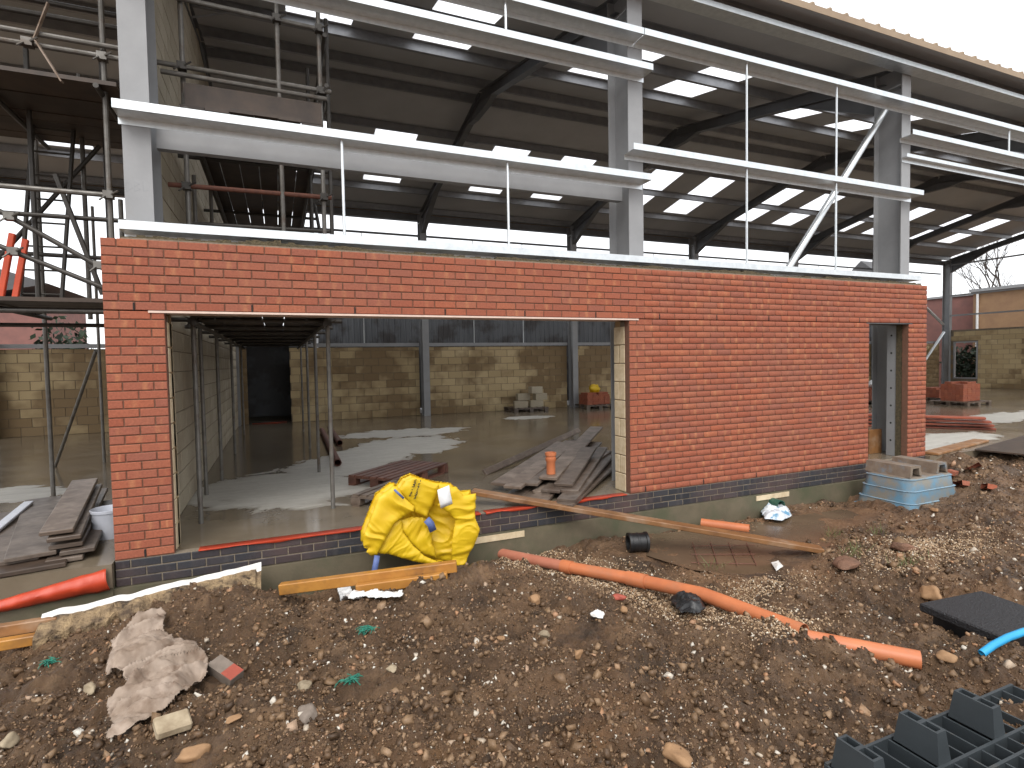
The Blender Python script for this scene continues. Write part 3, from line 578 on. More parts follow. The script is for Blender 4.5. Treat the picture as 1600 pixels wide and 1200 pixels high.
# ---- galvanised side rails
def rail(x0, x1, zc, label, y=.1, h=.075, d=.2, cat='rail'):
    q = MB(); z0 = zc-h/2
    q.prof([(0, 0), (d-.003, 0), (d-.003, -.06), (d, -.06), (d, .003), (.003, .003), (.003, h-.002), (.018, h-.002), (.018, h), (0, h)], (x0, y, z0), (x1, y, z0), (0, 1, 0), (0, 0, 1))
    return tag(q.build('side_rail', M['galv'], None), label, cat, 'galvanised side rails')
rail(.115, 10.83, 2.84, 'long galvanised rail lying just above the brick wall top')
rail(.105, 5.60, 3.845, 'galvanised rail across the left bay in front of the grey beam')
rail(5.335, 10.85, 4.185, 'galvanised rail across the right bay crossed by the diagonal tube')
rail(.105, 5.63, 5.165, 'upper galvanised rail of the left bay ending past the middle column')
rail(.105, 5.50, 5.565, 'highest galvanised rail of the left bay, meeting the middle column')
rail(5.508, 16.1, 5.565, 'highest galvanised rail running right from the middle column')
rail(10.56, 16.1, 5.10, 'galvanised rail starting at the right column, below the highest rail')
rail(10.62, 16.1, 4.79, 'thin lower galvanised rail behind the right column', y=.22, h=.055, d=.08)
for X, z0, z1, l in ((1.96, 2.885, 3.80, 'thin galvanised rod at the left of the grey beam'), (3.71, 2.885, 3.80, 'thin galvanised rod in front of the grey beam, right one'), (3.72, 5.21, 5.52, 'short galvanised rod between the two top left rails'), (7.19, 2.885, 5.52, 'tall galvanised rod next to the middle column'), (8.92, 2.885, 5.52, 'tall galvanised rod crossing the diagonal tube'), (13.3, 5.145, 5.525, 'short galvanised rod at the far right between two rails')):
    q = MB(); q.tube([(X, .16, z0-.03), (X, .16, z1+.01)], .015, 8); q.tube([(X, .16, z0-.005), (X, .16, z0+.012)], .025, 6); tag(q.build('tie_rod', M['galv'], smooth=True), l, 'rod', 'tie rods between the rails')
q = MB(); q.prof([(0, -.11), (.09, -.11), (.09, -.095), (.01, -.095), (.01, .095), (.09, .095), (.09, .11), (0, .11)], (.36, .44, 3.735), (5.395, .44, 3.735), (0, 1, 0), (0, 0, 1)); o = q.build('steel_beam', M['steel']); tag(o, 'grey painted steel channel beam spanning the left bay', 'beam')
q = MB(); a, b_ = Vector((10.56, .5, 5.64)), Vector((6.05, .5, .10)); q.tube([a, b_], .052, 14); o = q.build('tube_brace', M['galv'], smooth=True); tag(o, 'thick diagonal steel tube brace left of the right column', 'brace')
# rear rails and gable rails
for x0, x1, l in ((.34, 31.5, 'thin dark rail high on the rear columns against the sky'),):
    q = MB(); q.box(x0, x1, 11.47, 11.53, 5.53, 5.585); o = q.build('rear_rail', M['steel_dark']); tag(o, l, 'rail')
for X in (1.96, 3.72, 7.2, 8.95, 12.5, 14.3, 17.8, 19.5, 23, 24.8, 28.2, 30):
    q = MB(); q.tube([(X, 11.50, 2.26), (X, 11.50, 5.525)], .014, 6); RTI = globals().get('RTI', 0)+1; tag(q.build('rear_tie_rod', M['galv']), 'thin pale rod above the rear block wall, %s from the left' % ORD[RTI], 'rod', 'rear tie rods')
for z, l in ((5.9, 'top'), (4.42, 'middle'), (3.45, 'lowest')):
    q = MB(); q.box(31.62, 31.68, .8, 11.1, z, z+.07); tag(q.build('gable_rail', M['steel']), l+' thin grey rail across the far gable', 'rail', 'gable rails')
for a, b_, l in ((px(1440, 474, 1, 11.3), px(1474, 507, 1, 11.3), 'upper'), (px(1440, 571, 1, 11.3), px(1475, 519, 1, 11.3), 'lower')):
    q = MB(); q.tube([a, b_], .06, 8); tag(q.build('rear_brace', M['galv'], smooth=True), l+' pale bracing tube meeting the far corner column', 'brace')
# ============================================================ beyond the shed
e = empty('cladding_shed', (17, 15, 0), 'neighbouring shed with dark ribbed metal cladding behind the rear wall', 'building')
q = MB(); pr = []; x = 2.6
while x < 33:
    pr += [(x, 0), (x+.11, 0), (x+.14, .03), (x+.17, .03)]; x += .20
pts = [(a, 14.3-b) for a, b in pr]; V = [(a, b, 0) for a, b in pts]+[(a, b, 5.2) for a, b in pts]; n = len(pts)
q.add(V, [(i, i+1, n+i+1, n+i) for i in range(n-1)]); q.build('cladding', M['sheetmetal'], e)
q = MB(); q.box(2.6, 33, 14.31, 20, 0, 5.15); q.build('core', M['sheetmetal'], e)
e = empty('brick_house', (-12, 32, 0), 'red brick house with grey roof beyond the left scaffold', 'house')
hx = px(67, 500, 1, 30).x; hr = px(64, 441, 1, 30); hl = px(-60, 402, 1, 30)
q = MB(); q.box(hx-9, hx, 30, 37, -.3, 5.2); q.build('wall', M['housebrick'], e)
q = MB(); q.prof([(hr.x+.4, hr.z-.1), (hl.x, hl.z), (hl.x-9, hl.z-4)], (0, 29.7, 0), (0, 37.3, 0), (1, 0, 0), (0, 0, 1)); q.build('roof', M['roofgrey'], e)
q = MB(); q.box(hx-2.6, hx-1.4, 29.96, 29.999, 1.2, 2.6); q.build('window', M['glass'], e)
def gable_house(name, label, x0, x1, y0, y1, h, ridge, wm, rm):
    e = empty(name, ((x0+x1)/2, (y0+y1)/2, 0), label, 'house'); q = MB(); q.prof([(y0, -.3), (y1, -.3), (y1, h), ((y0+y1)/2, ridge), (y0, h)], (x0, 0, 0), (x1, 0, 0), (0, 1, 0), (0, 0, 1)); q.build('wall', wm, e)
    return e
_g = gable_house('grey_house', 'dark grey gabled building glimpsed beside the brick wall end', 40, 41.5, 17.0, 26.0, 4.6, 8.4, M['roofgrey'], M['roofgrey'])
e = empty('red_brick_outbuilding', (38, 11.6, 0), 'low red brick building beyond the gable window', 'building')
a, b_ = px(1484, 465, 0, 37), px(1523, 470, 0, 37); q = MB(); q.box(37, 42, b_.y-.02, a.y+1.2, -.3, a.z); q.build('wall', M['housebrick'], e)
q = MB(); q.box(36.9, 42.1, b_.y-.05, a.y+1.3, a.z+.002, a.z+.12); q.build('parapet', M['steel'], e)
e = empty('tan_building', (40, 6, 0), 'long tan brick building beyond the gable under a bare tree', 'building')
a = px(1521, 457, 0, 36.5); q = MB(); q.box(36.5, 44, -6, a.y, -.3, a.z); q.build('wall', M['tan'], e)
q = MB(); q.box(36.3, 44.2, -6.2, a.y+.1, a.z+.002, a.z+.16); q.build('coping', M['steel'], e)
q = MB(); q.tube([(36.4, a.y-.25, 0), (36.4, a.y-.25, a.z-.1)], .06, 8); q.build('drainpipe', M['white'], e)
def bare_tree(loc, h, label, seed):
    rr = random.Random(seed); e = empty('bare_tree', loc, label, 'tree'); t_ = MB(); c_ = MB()
    def grow(p, d, L, r, lv, q):
        pts = [p]; k = p
        for i in range(3): d = (d+Vector((rr.uniform(-.16, .16), rr.uniform(-.16, .16), rr.uniform(-.02, .1)))).normalized(); k = k+d*L/3; pts.append(k)
        q.tube(pts, [r, r*.85, r*.72, r*.6], 5 if lv < 3 else 3, cap=False)
        if lv >= 7: return
        for j in range(3 if lv < 4 else 2):
            nd = (d+Vector((rr.uniform(-1, 1), rr.uniform(-1, 1), rr.uniform(-.35, .6)))*.75).normalized(); grow(pts[rr.choice((2, 3, 3))], nd, L*rr.uniform(.6, .8), r*.58, lv+1, c_)
    grow(Vector(loc), Vector((0, 0, 1)), h*.30, h*.014, 0, t_)
    t_.build('trunk', M['bark'], e); c_.build('crown', M['bark'], e)
bare_tree((46, 15.2, -.3), 12.5, 'bare winter tree rising above the tan building', 5)
bare_tree((52, 20.0, -.3), 10.5, 'smaller bare tree further behind the gable', 9)
def bush(loc, r, h, label, seed, n=900):
    rg = np.random.default_rng(seed); p = rg.normal(size=(n, 3)); p /= np.linalg.norm(p, axis=1)[:, None]; p *= (rg.random((n, 1))**.4)*(.8+.3*rg.random((n, 1))); c = p*np.array([r, r, h/2])+np.array([loc[0], loc[1], loc[2]+h/2])
    s = .09+.07*rg.random((n, 1)); a = rg.normal(size=(n, 3)); b = rg.normal(size=(n, 3)); a /= np.linalg.norm(a, axis=1)[:, None]; b /= np.linalg.norm(b, axis=1)[:, None]
    V = np.stack([c+a*s, c+b*s*.6, c-a*s, c-b*s*.6], 1).reshape(-1, 3); Fq = np.arange(4*n).reshape(-1, 4)
    e = empty('bush', loc, label, 'bush'); put('foliage', npmesh('foliage', V, Fq, M['leafdark'], {'rnd': ('FACE', rg.random(n))}), e)
    q = MB()
    for k in range(5): q.tube([(loc[0], loc[1], loc[2]), (loc[0]+rg.uniform(-.4, .4)*r, loc[1]+rg.uniform(-.4, .4)*r, loc[2]+h*.7)], [.04, .015], 5)
    q.build('stem', M['bark'], e)
a = px(95, 520, 1, 17); bush((a.x, 17, -.3), 1.0, 3.6, 'dark evergreen bush behind the left rear wall', 3)
bush((33.4, 11.3, -.3), 1.1, 2.5, 'dark bush seen through the gable window', 6, 1100)
a = px(28, 520, 1, 19); 
# ============================================================ scaffolds
def tubes(parent, segs, name, mt, r=.024):
    for a, b in segs: q = MB(); q.tube([a, b], r, 10); q.build(name, mt, parent, smooth=True)
def coupler(parent, p, mt=None):
    q = MB(); p = Vector(p); q.box(p.x-.04, p.x+.04, p.y-.045, p.y+.035, p.z-.035, p.z+.035); q.tube([p+Vector((.03, -.05, .0)), p+Vector((.09, -.07, .03))], .009, 6); q.tube([p+Vector((-.02, -.05, -.02)), p+Vector((-.06, -.08, -.07))], .009, 6); q.build('coupler', mt or M['tube_dark'], parent)
def deck(parent, x0, x1, y0, y1, z, along='y', name='deck_board', w=.225, mt=None):
    rr = random.Random(int(z*100)); k = x0 if along == 'y' else y0; e = x1 if along == 'y' else y1
    while k+w <= e+.02:
        q = MB(); dz = rr.uniform(-.004, .004)
        if along == 'y': q.box(k+.006, k+w-.006, y0+rr.uniform(-.06, .06), y1+rr.uniform(-.1, .1), z+dz, z+.038+dz)
        else: q.box(x0+rr.uniform(-.06, .06), x1+rr.uniform(-.03, .03), k+.006, k+w-.006, z+dz, z+.038+dz)
        q.build(name, mt or M['board_dark'], parent); k += w
sc1 = empty('scaffold', (1.2, 5, 0), 'tube scaffold with board decks inside along the tall block wall', 'scaffold')
YS = [.97, 3.3, 5.9, 8.9]
tubes(sc1, [((x, y, 0), (x, y, 6.0 if y < 1 else 5.2)) for y in YS for x in (.53, 1.84)]+[((.43, 2.4, 0), (.43, 2.4, 4))], 'standard', M['tube'])
tubes(sc1, [((x, .6, z), (x, 9.3, z)) for x in (.585, 1.785) for z in (2.05, 4.08)], 'ledger', M['tube_dark'])
tubes(sc1, [((.3, y+.06, z), (2.0, y+.06, z)) for y in YS+[2.1, 4.6, 7.4] for z in (2.11, 4.14)], 'transom', M['tube_dark'])
deck(sc1, .5, 1.95, .75, 9.2, 2.14); deck(sc1, .5, 1.95, .8, 9.2, 4.17)
tubes(sc1, [((.30, .92, 4.62), (1.95, .92, 4.605)), ((.35, .9, 4.53), (1.9, .9, 4.515)), ((.5, .92, 5.28), (1.85, .92, 5.26))], 'guard_rail', M['tube'])
tubes(sc1, [((.37, .92, 3.44), (1.92, .92, 3.46))], 'rusty_guard_rail', M['rust'])
tubes(sc1, [((1.42, .915, 2.9), (1.42, .915, 4.1)), ((1.42, .915, 4.35), (1.42, .915, 5.45))], 'upright', M['tube'])
q = MB(); q.box(.55, 1.84, .86, .895, 4.215, 4.44); q.build('toe_board', M['board_dark'], sc1)
tubes(sc1, [((1.95, 1.3, 2.2), (1.95, 1.3, 5.6)), ((1.78, 2.1, 2.2), (1.78, 2.1, 5.4)), ((.5, 1.5, 3.2), (1.95, 1.5, 3.22)), ((1.9, 1.0, 2.4), (1.9, 3.3, 4.0)), ((1.9, .9, 5.2), (1.9, 9, 5.2)), ((1.9, .9, 4.66), (1.9, 9, 4.66)), ((.3, 3.3, 5.0), (2, 3.3, 5.0))], 'guard_tube', M['tube_dark'])
for p in ((.53, .93, 4.62), (1.84, .93, 4.6), (.53, .93, 3.44), (1.84, .93, 3.46), (1.42, .9, 5.26), (1.84, .93, 5.26), (.53, .95, 2.09), (1.84, .95, 2.09)): coupler(sc1, p)
sc2 = empty('scaffold', (-1.2, 2.5, 0), 'dark tube scaffold with ladder in the open bay left of the brick pier', 'scaffold')
b80 = gp(84, 783, 0); b163 = gp(163, 722, 0)
tubes(sc2, [((-.13, .97, 2.2), (-.13, .97, 6.2)), ((b80.x, b80.y, 0), (b80.x, b80.y, 4.6)), ((b163.x, b163.y, 0), (b163.x, b163.y, 4.4)), ((-.68, 2.35, 2.2), (-.68, 2.35, 5.0)), ((-.24, 1.9, 2.3), (-.24, 1.9, 3.5))], 'standard', M['tube'])
tubes(sc2, [((-3, .92, 4.59), (.06, .92, 4.59)), ((-3, .9, 4.70), (.02, .9, 4.68)), ((-3, .92, 3.30), (-.1, .92, 3.285))], 'guard_rail', M['tube'])
tubes(sc2, [((-3, 1.6, 3.2), (.0, 1.6, 3.2)), ((-3, 2.3, 2.95), (0, 2.3, 2.9)), ((-3, .95, 2.17), (.02, .95, 2.17)), ((-3, 2.2, 2.12), (.0, 2.2, 2.12))], 'ledger', M['tube_dark'])
tubes(sc2, [((-2.2, 1.0, 3.85), (-.1, 1.0, 2.52)), ((-2.4, 1.05, 3.40), (-.2, 1.05, 2.40)), ((-.70, 1.5, 3.6), (-.35, 1.5, 2.4))], 'brace', M['tube_dark'])
tubes(sc2, [((-1.6, 1.1, 2.2), (-1.6, 1.1, 6)), ((-.95, 1.7, 2.2), (-.95, 1.7, 4.9)), ((-3, 1.5, 5.3), (0, 1.5, 5.3)), ((-.45, 2.3, 2.2), (-.45, 2.3, 5.2)), ((-3, 2.4, 3.7), (0, 2.4, 3.7)), ((-1.8, 2.3, 2.4), (-.5, 2.3, 4.2)), ((-3, 1.2, 5.0), (.05, 1.2, 5.02))], 'guard_tube', M['tube_dark'])
d1 = px(150, 548, 1, 4.2); d0 = gp(86, 730, .0); tubes(sc2, [(d0, d1)], 'brace', M['tube'])
deck(sc2, -3.2, -.02, .85, 2.3, 2.25, 'x'); deck(sc2, -3.2, .0, .8, 2.6, 4.28, 'x')
tubes(sc2, [((x, .8, 2.215), (x, 2.5, 2.215)) for x in (-2.2, -1.1, -.15)]+[((x, .75, 4.24), (x, 2.7, 4.24)) for x in (-2.2, -1.1, -.15)], 'transom', M['tube_dark'])
for p in ((-.13, .94, 4.59), (-.13, .94, 3.29), (-.68, .9, 4.59), (-.24, .98, 2.62), (-.9, .98, 3.03), (-.9, 1.02, 2.72)): coupler(sc2, p, M['tube'])
q = MB(); q.bar((-.62, .86, 4.62), (-.50, .84, 4.95), .035, .01); q.bar((-.62, .86, 4.62), (-.42, .82, 4.25), .045, .012); q.build('tie_strap', M['cloth'], sc2)
lad = empty('ladder', (-.95, 2.1, 2.3), 'dark metal ladder rising from the left scaffold platform', 'ladder')
L0, L1 = Vector((-1.205, 1.98, 2.295)), Vector((-1.02, 2.15, 4.7)); R0, R1 = Vector((-.845, 1.98, 2.295)), Vector((-.66, 2.15, 4.7))
for a, b in ((L0, L1), (R0, R1)): q = MB(); q.bar(a, b, .025, .06, (0, 1, 0)); q.build('stile', M['tube_dark'], lad)
for k in range(9): q = MB(); f = .06+k*.108; q.tube([L0.lerp(L1, f), R0.lerp(R1, f)], .011, 6); q.build('rung', M['tube_dark'], lad)
for a, b, l in (((-1.12, 1.3, 2.29), (-1.0, 1.3, 2.94), 'left of the two orange painted posts on the scaffold deck'), ((-1.01, 1.3, 2.29), (-.9, 1.3, 2.89), 'right of the two orange painted posts on the scaffold deck')):
    q = MB(); q.bar(a, b, .05, .045, (0, 1, 0)); q.bar(Vector(a)+Vector((0, .03, 0)), Vector(a)+Vector((.03, .16, 0)), .05, .02); o = put('orange_post', bevel(q.mesh('orange_post', M['barrier']), .006)); tag(o, l, 'post', 'orange posts')
# ============================================================ things on the slab
def plank(p0, p1, label, mt='board', w=.225, th=.038, cat='plank', group=None, up=(0, 0, 1), name='plank', bv=.006):
    p0 = Vector(p0); p1 = Vector(p1); c = (p0+p1)/2; q = MB(); q.bar(p0-c, p1-c, w, th, up); o = put(name, bevel(q.mesh(name, M[mt]), bv), None, c); return tag(o, label, cat, group)
G1 = 'wet boards in the plank pile'
top0, top1 = gp(856, 748, .20), gp(932, 668, .43)
plank(top0, top1, 'wet grey board on top of the plank pile, carrying the orange coupling', group=G1)
plank(gp(757, 739, .03), gp(905, 672, .20), 'long narrow board sticking out left of the plank pile', w=.10, group=G1, up=(.5, -.5, .6))
PL = [((779, 757, .10), (880, 692, .30)), ((800, 762, .135), (893, 690, .34)), ((826, 757, .15), (905, 690, .30)), ((800, 778, .03), (900, 705, .16)), ((842, 782, .03), (915, 706, .20)), ((860, 768, .10), (930, 692, .28)), ((889, 768, .10), (938, 700, .25)), ((885, 782, .06), (952, 707, .19)), ((880, 790, .022), (962, 718, .10)), ((824, 783, .022), (925, 712, .12)), ((845, 770, .07), (945, 705, .22)), ((880, 758, .15), (920, 700, .33))]
for i, (a, b) in enumerate(sorted(PL, key=lambda e: e[0][0])): plank(gp(*a), gp(*b), 'wet brown board in the plank pile, its near end %s from the left' % ORD[i+1], group=G1)
def lathe_obj(name, prof, c, mt, label, cat, ax=(0, 0, 1), n=28, hollow=True, parent=None):
    c = Vector(c); q = MB(); q.lathe(prof, (0, 0, 0), n, ax); o = put(name, q.mesh(name, mt, True, 40), parent, c); return tag(o, label, cat) if label else o
cb = top0.lerp(top1, .045)+Vector((0, 0, .021))
lathe_obj('pipe_coupling', [(.048, .0), (.055, .0), (.055, .15), (.066, .165), (.066, .20), (.060, .205), (.060, .225), (.070, .23), (.070, .265), (.060, .265), (.058, .2), (.048, .15), (.048, .0)], cb, M['orange'], 'orange pipe coupling standing on the top plank of the pile', 'pipe fitting')
def pallet(A, B, Cc, label, mt='palletwood', h=.14, nb=7, name='wooden_pallet'):
    A, B, Cc = Vector(A), Vector(B), Vector(Cc); e = empty(name, ((B+Cc)/2).to_tuple()[:2]+(A.z-h,), label, 'pallet'); U = (B-A); Vv = (Cc-A); U.z = Vv.z = 0
    Lu = U.length; u = U.normalized(); Vv = (Vv-u*Vv.dot(u)); Lv = Vv.length; v = Vv.normalized(); Z = Vector((0, 0, 1))
    for k in range(nb):
        f = (k+.5)/nb; q = MB(); q.frame(A+U*f+v*Lv/2-Z*.011, v, u, Z, Lv/2, Lu/nb*.36, .011, 0, k*.13); q.build('deck_slat', M[mt], e)
    for k in (.05, .5, .95):
        q = MB(); q.frame(A+u*Lu/2+v*Lv*k-Z*.033, u, v, Z, Lu/2, .045, .0105); q.build('stringer', M[mt], e)
        for j in (.07, .5, .93): q = MB(); q.frame(A+u*Lu*j+v*Lv*k-Z*.082, u, v, Z, .065, .045, .038); q.build('block_foot', M[mt], e)
    for j in (.07, .5, .93): q = MB(); q.frame(A+u*Lu*j+v*Lv/2-Z*.130, v, u, Z, Lv/2, .05, .0095); q.build('base_board', M[mt], e)
    return e
pallet(gp(543, 742, .14), gp(624, 749, .14), gp(624, 718, .14), 'brown slatted pallet on the wet floor behind the yellow bag')
pallet(gp(549, 772, .14), gp(640, 780, .14), gp(600, 748, .14), 'grey pallet half hidden by the yellow bag', mt='board')
for (a, b, l) in (((528, 723), (503, 672), 'near rusty brown pipe lying beside the scaffold leg'), ((531, 692), (515, 668), 'far rusty brown pipe lying behind the scaffold leg')):
    q = MB(); P0, P1 = gp(*a, .062), gp(*b, .062); q.tube([P0, P1], .058, 16, hollow=.88); o = q.build('rusty_pipe', M['rust'], smooth=True); tag(o, l, 'pipe')
def mini_pallet(x, y, w, d, label, name='wooden_pallet', mt='board'): return pallet((x-w/2, y-d/2, .13), (x+w/2, y-d/2, .13), (x-w/2, y+d/2, .13), label, mt, .13, 6, name)
pb = gp(824, 642, 0); mini_pallet(pb.x, pb.y+.1, 1.25, .9, 'pallet holding pale blocks against the rear block wall')
for i, (dx, dy, dz, l) in enumerate(((-.3, -.15, 0, 'lower left pale block on the rear pallet'), (.25, -.15, 0, 'lower right pale block on the rear pallet'), (-.1, .12, .221, 'upper left pale block stacked on the rear pallet'), (.42, -.1, .221, 'upper right pale block stacked on the rear pallet'), (.25, -.12, .442, 'topmost pale block on the rear pallet'))):
    q = MB(); q.box(-.22, .22, -.1, .1, 0, .215); o = put('loose_block', bevel(q.mesh('loose_block', M['block_pale']), .006), None, (pb.x+dx, pb.y+dy, .134+dz), (0, 0, .1*(i-2))); tag(o, l, 'block')
def brick_stack(x, y, nx_, ny_, nz, label, parentname='brick_stack', z=.134, rot=0.):
    e = empty(parentname, (x, y, z), label, 'bricks'); rr = random.Random(int(x*10))
    for i in range(nx_):
        for j in range(ny_):
            for k in range(nz):
                if k == nz-1 and rr.random() < .35: continue
                o = put('brick', piece('loose_brick', .215, .065, .1025, M['brick'], .003), e, (x+(i-(nx_-1)/2)*.22+rr.uniform(-.01, .01), y+(j-(ny_-1)/2)*.108, z+.033+k*.0665), (0, 0, rr.uniform(-.05, .05)))
    return e
p_ = gp(935, 638, 0); mini_pallet(p_.x, p_.y+.3, 1.1, .9, 'low pallet of red bricks seen left of the block jamb'); brick_stack(p_.x, p_.y+.25, 4, 5, 6, 'stack of red bricks near the rear wall by the block jamb')
def stone_mesh(name, r, mt, seed, sq=(1, 1, .7), sub=2, amp=.35):
    b = bmesh.new(); bmesh.ops.create_icosphere(b, subdivisions=sub, radius=1); o = Vector((seed*3.1, seed*1.7, 0)); rr = random.Random(seed); cuts = [(Vector((rr.gauss(0, 1), rr.gauss(0, 1), rr.gauss(0, 1))).normalized(), rr.uniform(.55, .85)) for _ in range(9)] if amp < .34 else []
    for v in b.verts:
        for nn, dd in cuts:
            k = v.co.dot(nn)
            if k > dd: v.co = v.co-nn*(k-dd)*.92
        n = noise.noise(v.co*1.1+o)*amp+noise.noise(v.co*2.6+o)*amp*.5; v.co = v.co*(1+n); v.co = Vector((v.co.x*sq[0], v.co.y*sq[1], v.co.z*sq[2]))*r
    me = bpy.data.meshes.new(name); b.to_mesh(me); b.free(); me.materials.append(mt); me.attributes.new('rnd', 'FLOAT', 'FACE')
    me.polygons.foreach_set('use_smooth', [sub > 2]*len(me.polygons)); return me
o = put('yellow_sack', stone_mesh('yellow_sack', .2, M['yellow'], 3, (1.1, .9, .8), 3, .6), None, (p_.x+.02, p_.y+.25, .64)); tag(o, 'small crumpled yellow sack on the bricks by the block jamb', 'sack')
# right-hand side of the slab
a = gp(1500, 632, 0)
for dx, dy, l, nz in ((0, 0, 'red brick stack on a pallet in the far right bay', 9), (1.1, 1.3, 'lower dark brick stack behind the far right pallet', 5), (-1.6, 1.8, 'brick stack half hidden by the brick wall end', 6)):
    mini_pallet(a.x+dx, a.y+dy, 1.3, 1.1, 'pallet under the '+l); brick_stack(a.x+dx, a.y+dy, 4, 6, nz, l)
o = put('white_sack', stone_mesh('white_sack', .22, M['white'], 6, (1.2, .8, .6), 3), None, (a.x-1.6, a.y+1.7, .65)); tag(o, 'white plastic sack on the far right bricks', 'sack')
a = gp(1500, 672, 0)
for k in range(7): plank((13.5+.2*(k % 2), 3.25+.16*(k % 2)+.1*random.random(), .022+.041*k), (15.25+.22*(k % 2)-.06*k, 1.25+.16*(k % 2)-.05*random.random(), .022+.041*k), 'red stained board, %s from the bottom of the low timber stack' % ORD[k+1], 'rustwood', cat='plank', group='red boards in the right timber stack', th=.04)
plank((10.95, .02, .022), (13.2, .45, .022), 'brown board lying on the slab edge right of the brick wall', 'wood')
q = MB(); q.frame((13.5, -.3, .02), Vector((.98, .19, 0)).normalized(), Vector((-.19, .98, 0)).normalized(), Vector((0, 0, 1)), 1.5, .5, .012); tag(q.build('metal_sheet', M['board_dark']), 'thin dark grey sheet lying flat at the right slab edge', 'sheet')
q = MB(); q.box(10.2, 10.5, .50, .54, .0, .40); o = put('leaning_board', bevel(q.mesh('leaning_board', M['wood']), .006)); tag(o, 'brown board standing inside the narrow doorway', 'board')
# left of the pier
lp = [((88, 832, .26), (133, 751, .40), .23, 'board', 'worn grey board on top of the stack beside the white bucket'), ((100, 842, .20), (140, 760, .33), .23, 'board', 'second board of the stack beside the white bucket'), ((103, 853, .13), (150, 766, .20), .23, 'board', 'third board of the stack beside the white bucket'), ((121, 862, .08), (160, 785, .10), .24, 'board', 'fourth board of the stack, nearest the bucket'), ((100, 876, .03), (140, 800, .03), .25, 'board', 'lowest short board of the stack beside the bucket'), ((48, 870, .09), (68, 780, .10), .33, 'board', 'wide flat board left of the bucket stack'), ((10, 880, .06), (30, 800, .06), .4, 'board', 'wide ply sheet at the far left edge of the boards'), ((40, 893, .025), (75, 828, .025), .5, 'board_dark', 'bottom ply sheet under the left boards')]
for a, b, w_, mt, l in lp: plank(gp(*a), gp(*b), l, mt, w=w_, group='boards stacked left of the brick pier')
plank(gp(-12, 832, .10), gp(45, 785, .14), 'pale grey plastic batten lying across the left boards', 'bucket', w=.09, th=.03, cat='batten')
bc = gp(172, 838, 0); bc = Vector((min(bc.x, -.185), bc.y, 0))
e = empty('bucket', (bc.x, bc.y, 0), 'white plastic bucket against the left side of the brick pier', 'bucket')
q = MB(); q.lathe([(.001, .002), (.118, .002), (.122, .0), (.145, .25), (.152, .25), (.152, .275), (.145, .278), (.139, .262), (.115, .02), (.001, .02)], (bc.x, bc.y, 0), 30); q.build('body', M['bucket'], e, smooth=True)
q = MB(); q.tube([(bc.x+.152*math.cos(t_), bc.y-.152*abs(math.sin(t_))*.3-.10*0-.01, .262-.10*math.sin(t_)) for t_ in np.linspace(0, math.pi, 13)], .003, 6); q.build('handle', M['steel'], e)
# ============================================================ sheets, cloths, bag
def inpoly(px_, py_, poly):
    r = np.zeros(px_.shape, bool); n = len(poly)
    for i in range(n):
        x1, y1 = poly[i]; x2, y2 = poly[(i+1) % n]
        c = ((y1 > py_) != (y2 > py_)); r ^= c & (px_ < (x2-x1)*(py_-y1)/(y2-y1+1e-12)+x1)
    return r
def edist(px_, py_, poly):
    d = np.full(px_.shape, 1e9); n = len(poly)
    for i in range(n):
        x1, y1 = poly[i]; x2, y2 = poly[(i+1) % n]; L2 = (x2-x1)**2+(y2-y1)**2+1e-12; t_ = np.clip(((px_-x1)*(x2-x1)+(py_-y1)*(y2-y1))/L2, 0, 1); d = np.minimum(d, np.hypot(px_-x1-t_*(x2-x1), py_-y1-t_*(y2-y1)))
    return d
def patch(poly, step, hfun, frame3):                            # grid inside polygon; hfun(a,b,edge distance) -> h ; frame3(a,b,h) -> xyz
    P = np.array([(p[0], p[1]) for p in poly]); a = np.arange(P[:, 0].min()-step, P[:, 0].max()+2*step, step); b = np.arange(P[:, 1].min()-step, P[:, 1].max()+2*step, step); A, B = np.meshgrid(a, b)
    cin = inpoly(A+.0, B+.0, [tuple(p) for p in P]); ed = edist(A, B, [tuple(p) for p in P]); keep = cin | (ed < step*.75)
    H = hfun(A, B, np.where(cin, ed, 0)); V = frame3(A, B, H); ii = np.arange(A.size).reshape(A.shape); ok = keep[:-1, :-1] & keep[1:, :-1] & keep[:-1, 1:] & keep[1:, 1:]
    Fq = np.stack([ii[:-1, :-1][ok], ii[:-1, 1:][ok], ii[1:, 1:][ok], ii[1:, :-1][ok]], -1); us = np.unique(Fq); mp = np.full(A.size, -1); mp[us] = np.arange(len(us)); return V.reshape(-1, 3)[us], mp[Fq]
def smooth_edges(P):
    return P
def ground_cloth(name, pix, mt, label, cat, step=.008, lift=.012, fold=.05, fs=(9, 3.5), th=.002, seed=0, dome=.0, zoff=0., twist=.6):
    poly = [onground(u, v) for u, v in pix]; poly = [(p.x, p.y) for p in poly]; c = np.mean(poly, 0)
    def hf(A, B, ed):
        a = math.cos(twist)*A+math.sin(twist)*B; b = -math.sin(twist)*A+math.cos(twist)*B; wv = fbm(A*4, B*4, seed+40, 2)*.35
        rid = 1-np.abs(2*fbm((a+wv*.3)*fs[0], (b+wv*.3)*fs[1], seed+50, 2)); sm = gz(A, B); sm = smoothz(A, B)*.5+sm*.5
        return sm+.02+lift+zoff+fold*(rid-.55)*np.clip(ed/.04, .15, 1)+dome*(1-np.exp(-ed/.08))
    V, Fq = patch(poly, step, hf, lambda A, B, H: np.stack([A, B, H], -1)); cc = np.array([c[0], c[1], V[:, 2].min()])
    me = npmesh(name, V-cc, Fq, M[mt], smooth=True); o = put(name, me, None, cc); m_ = o.modifiers.new('thick', 'SOLIDIFY'); m_.thickness = th; return tag(o, label, cat)
cz = lambda a, s, ox, oy: [(ox+x/s, oy+y/s) for x, y in a]
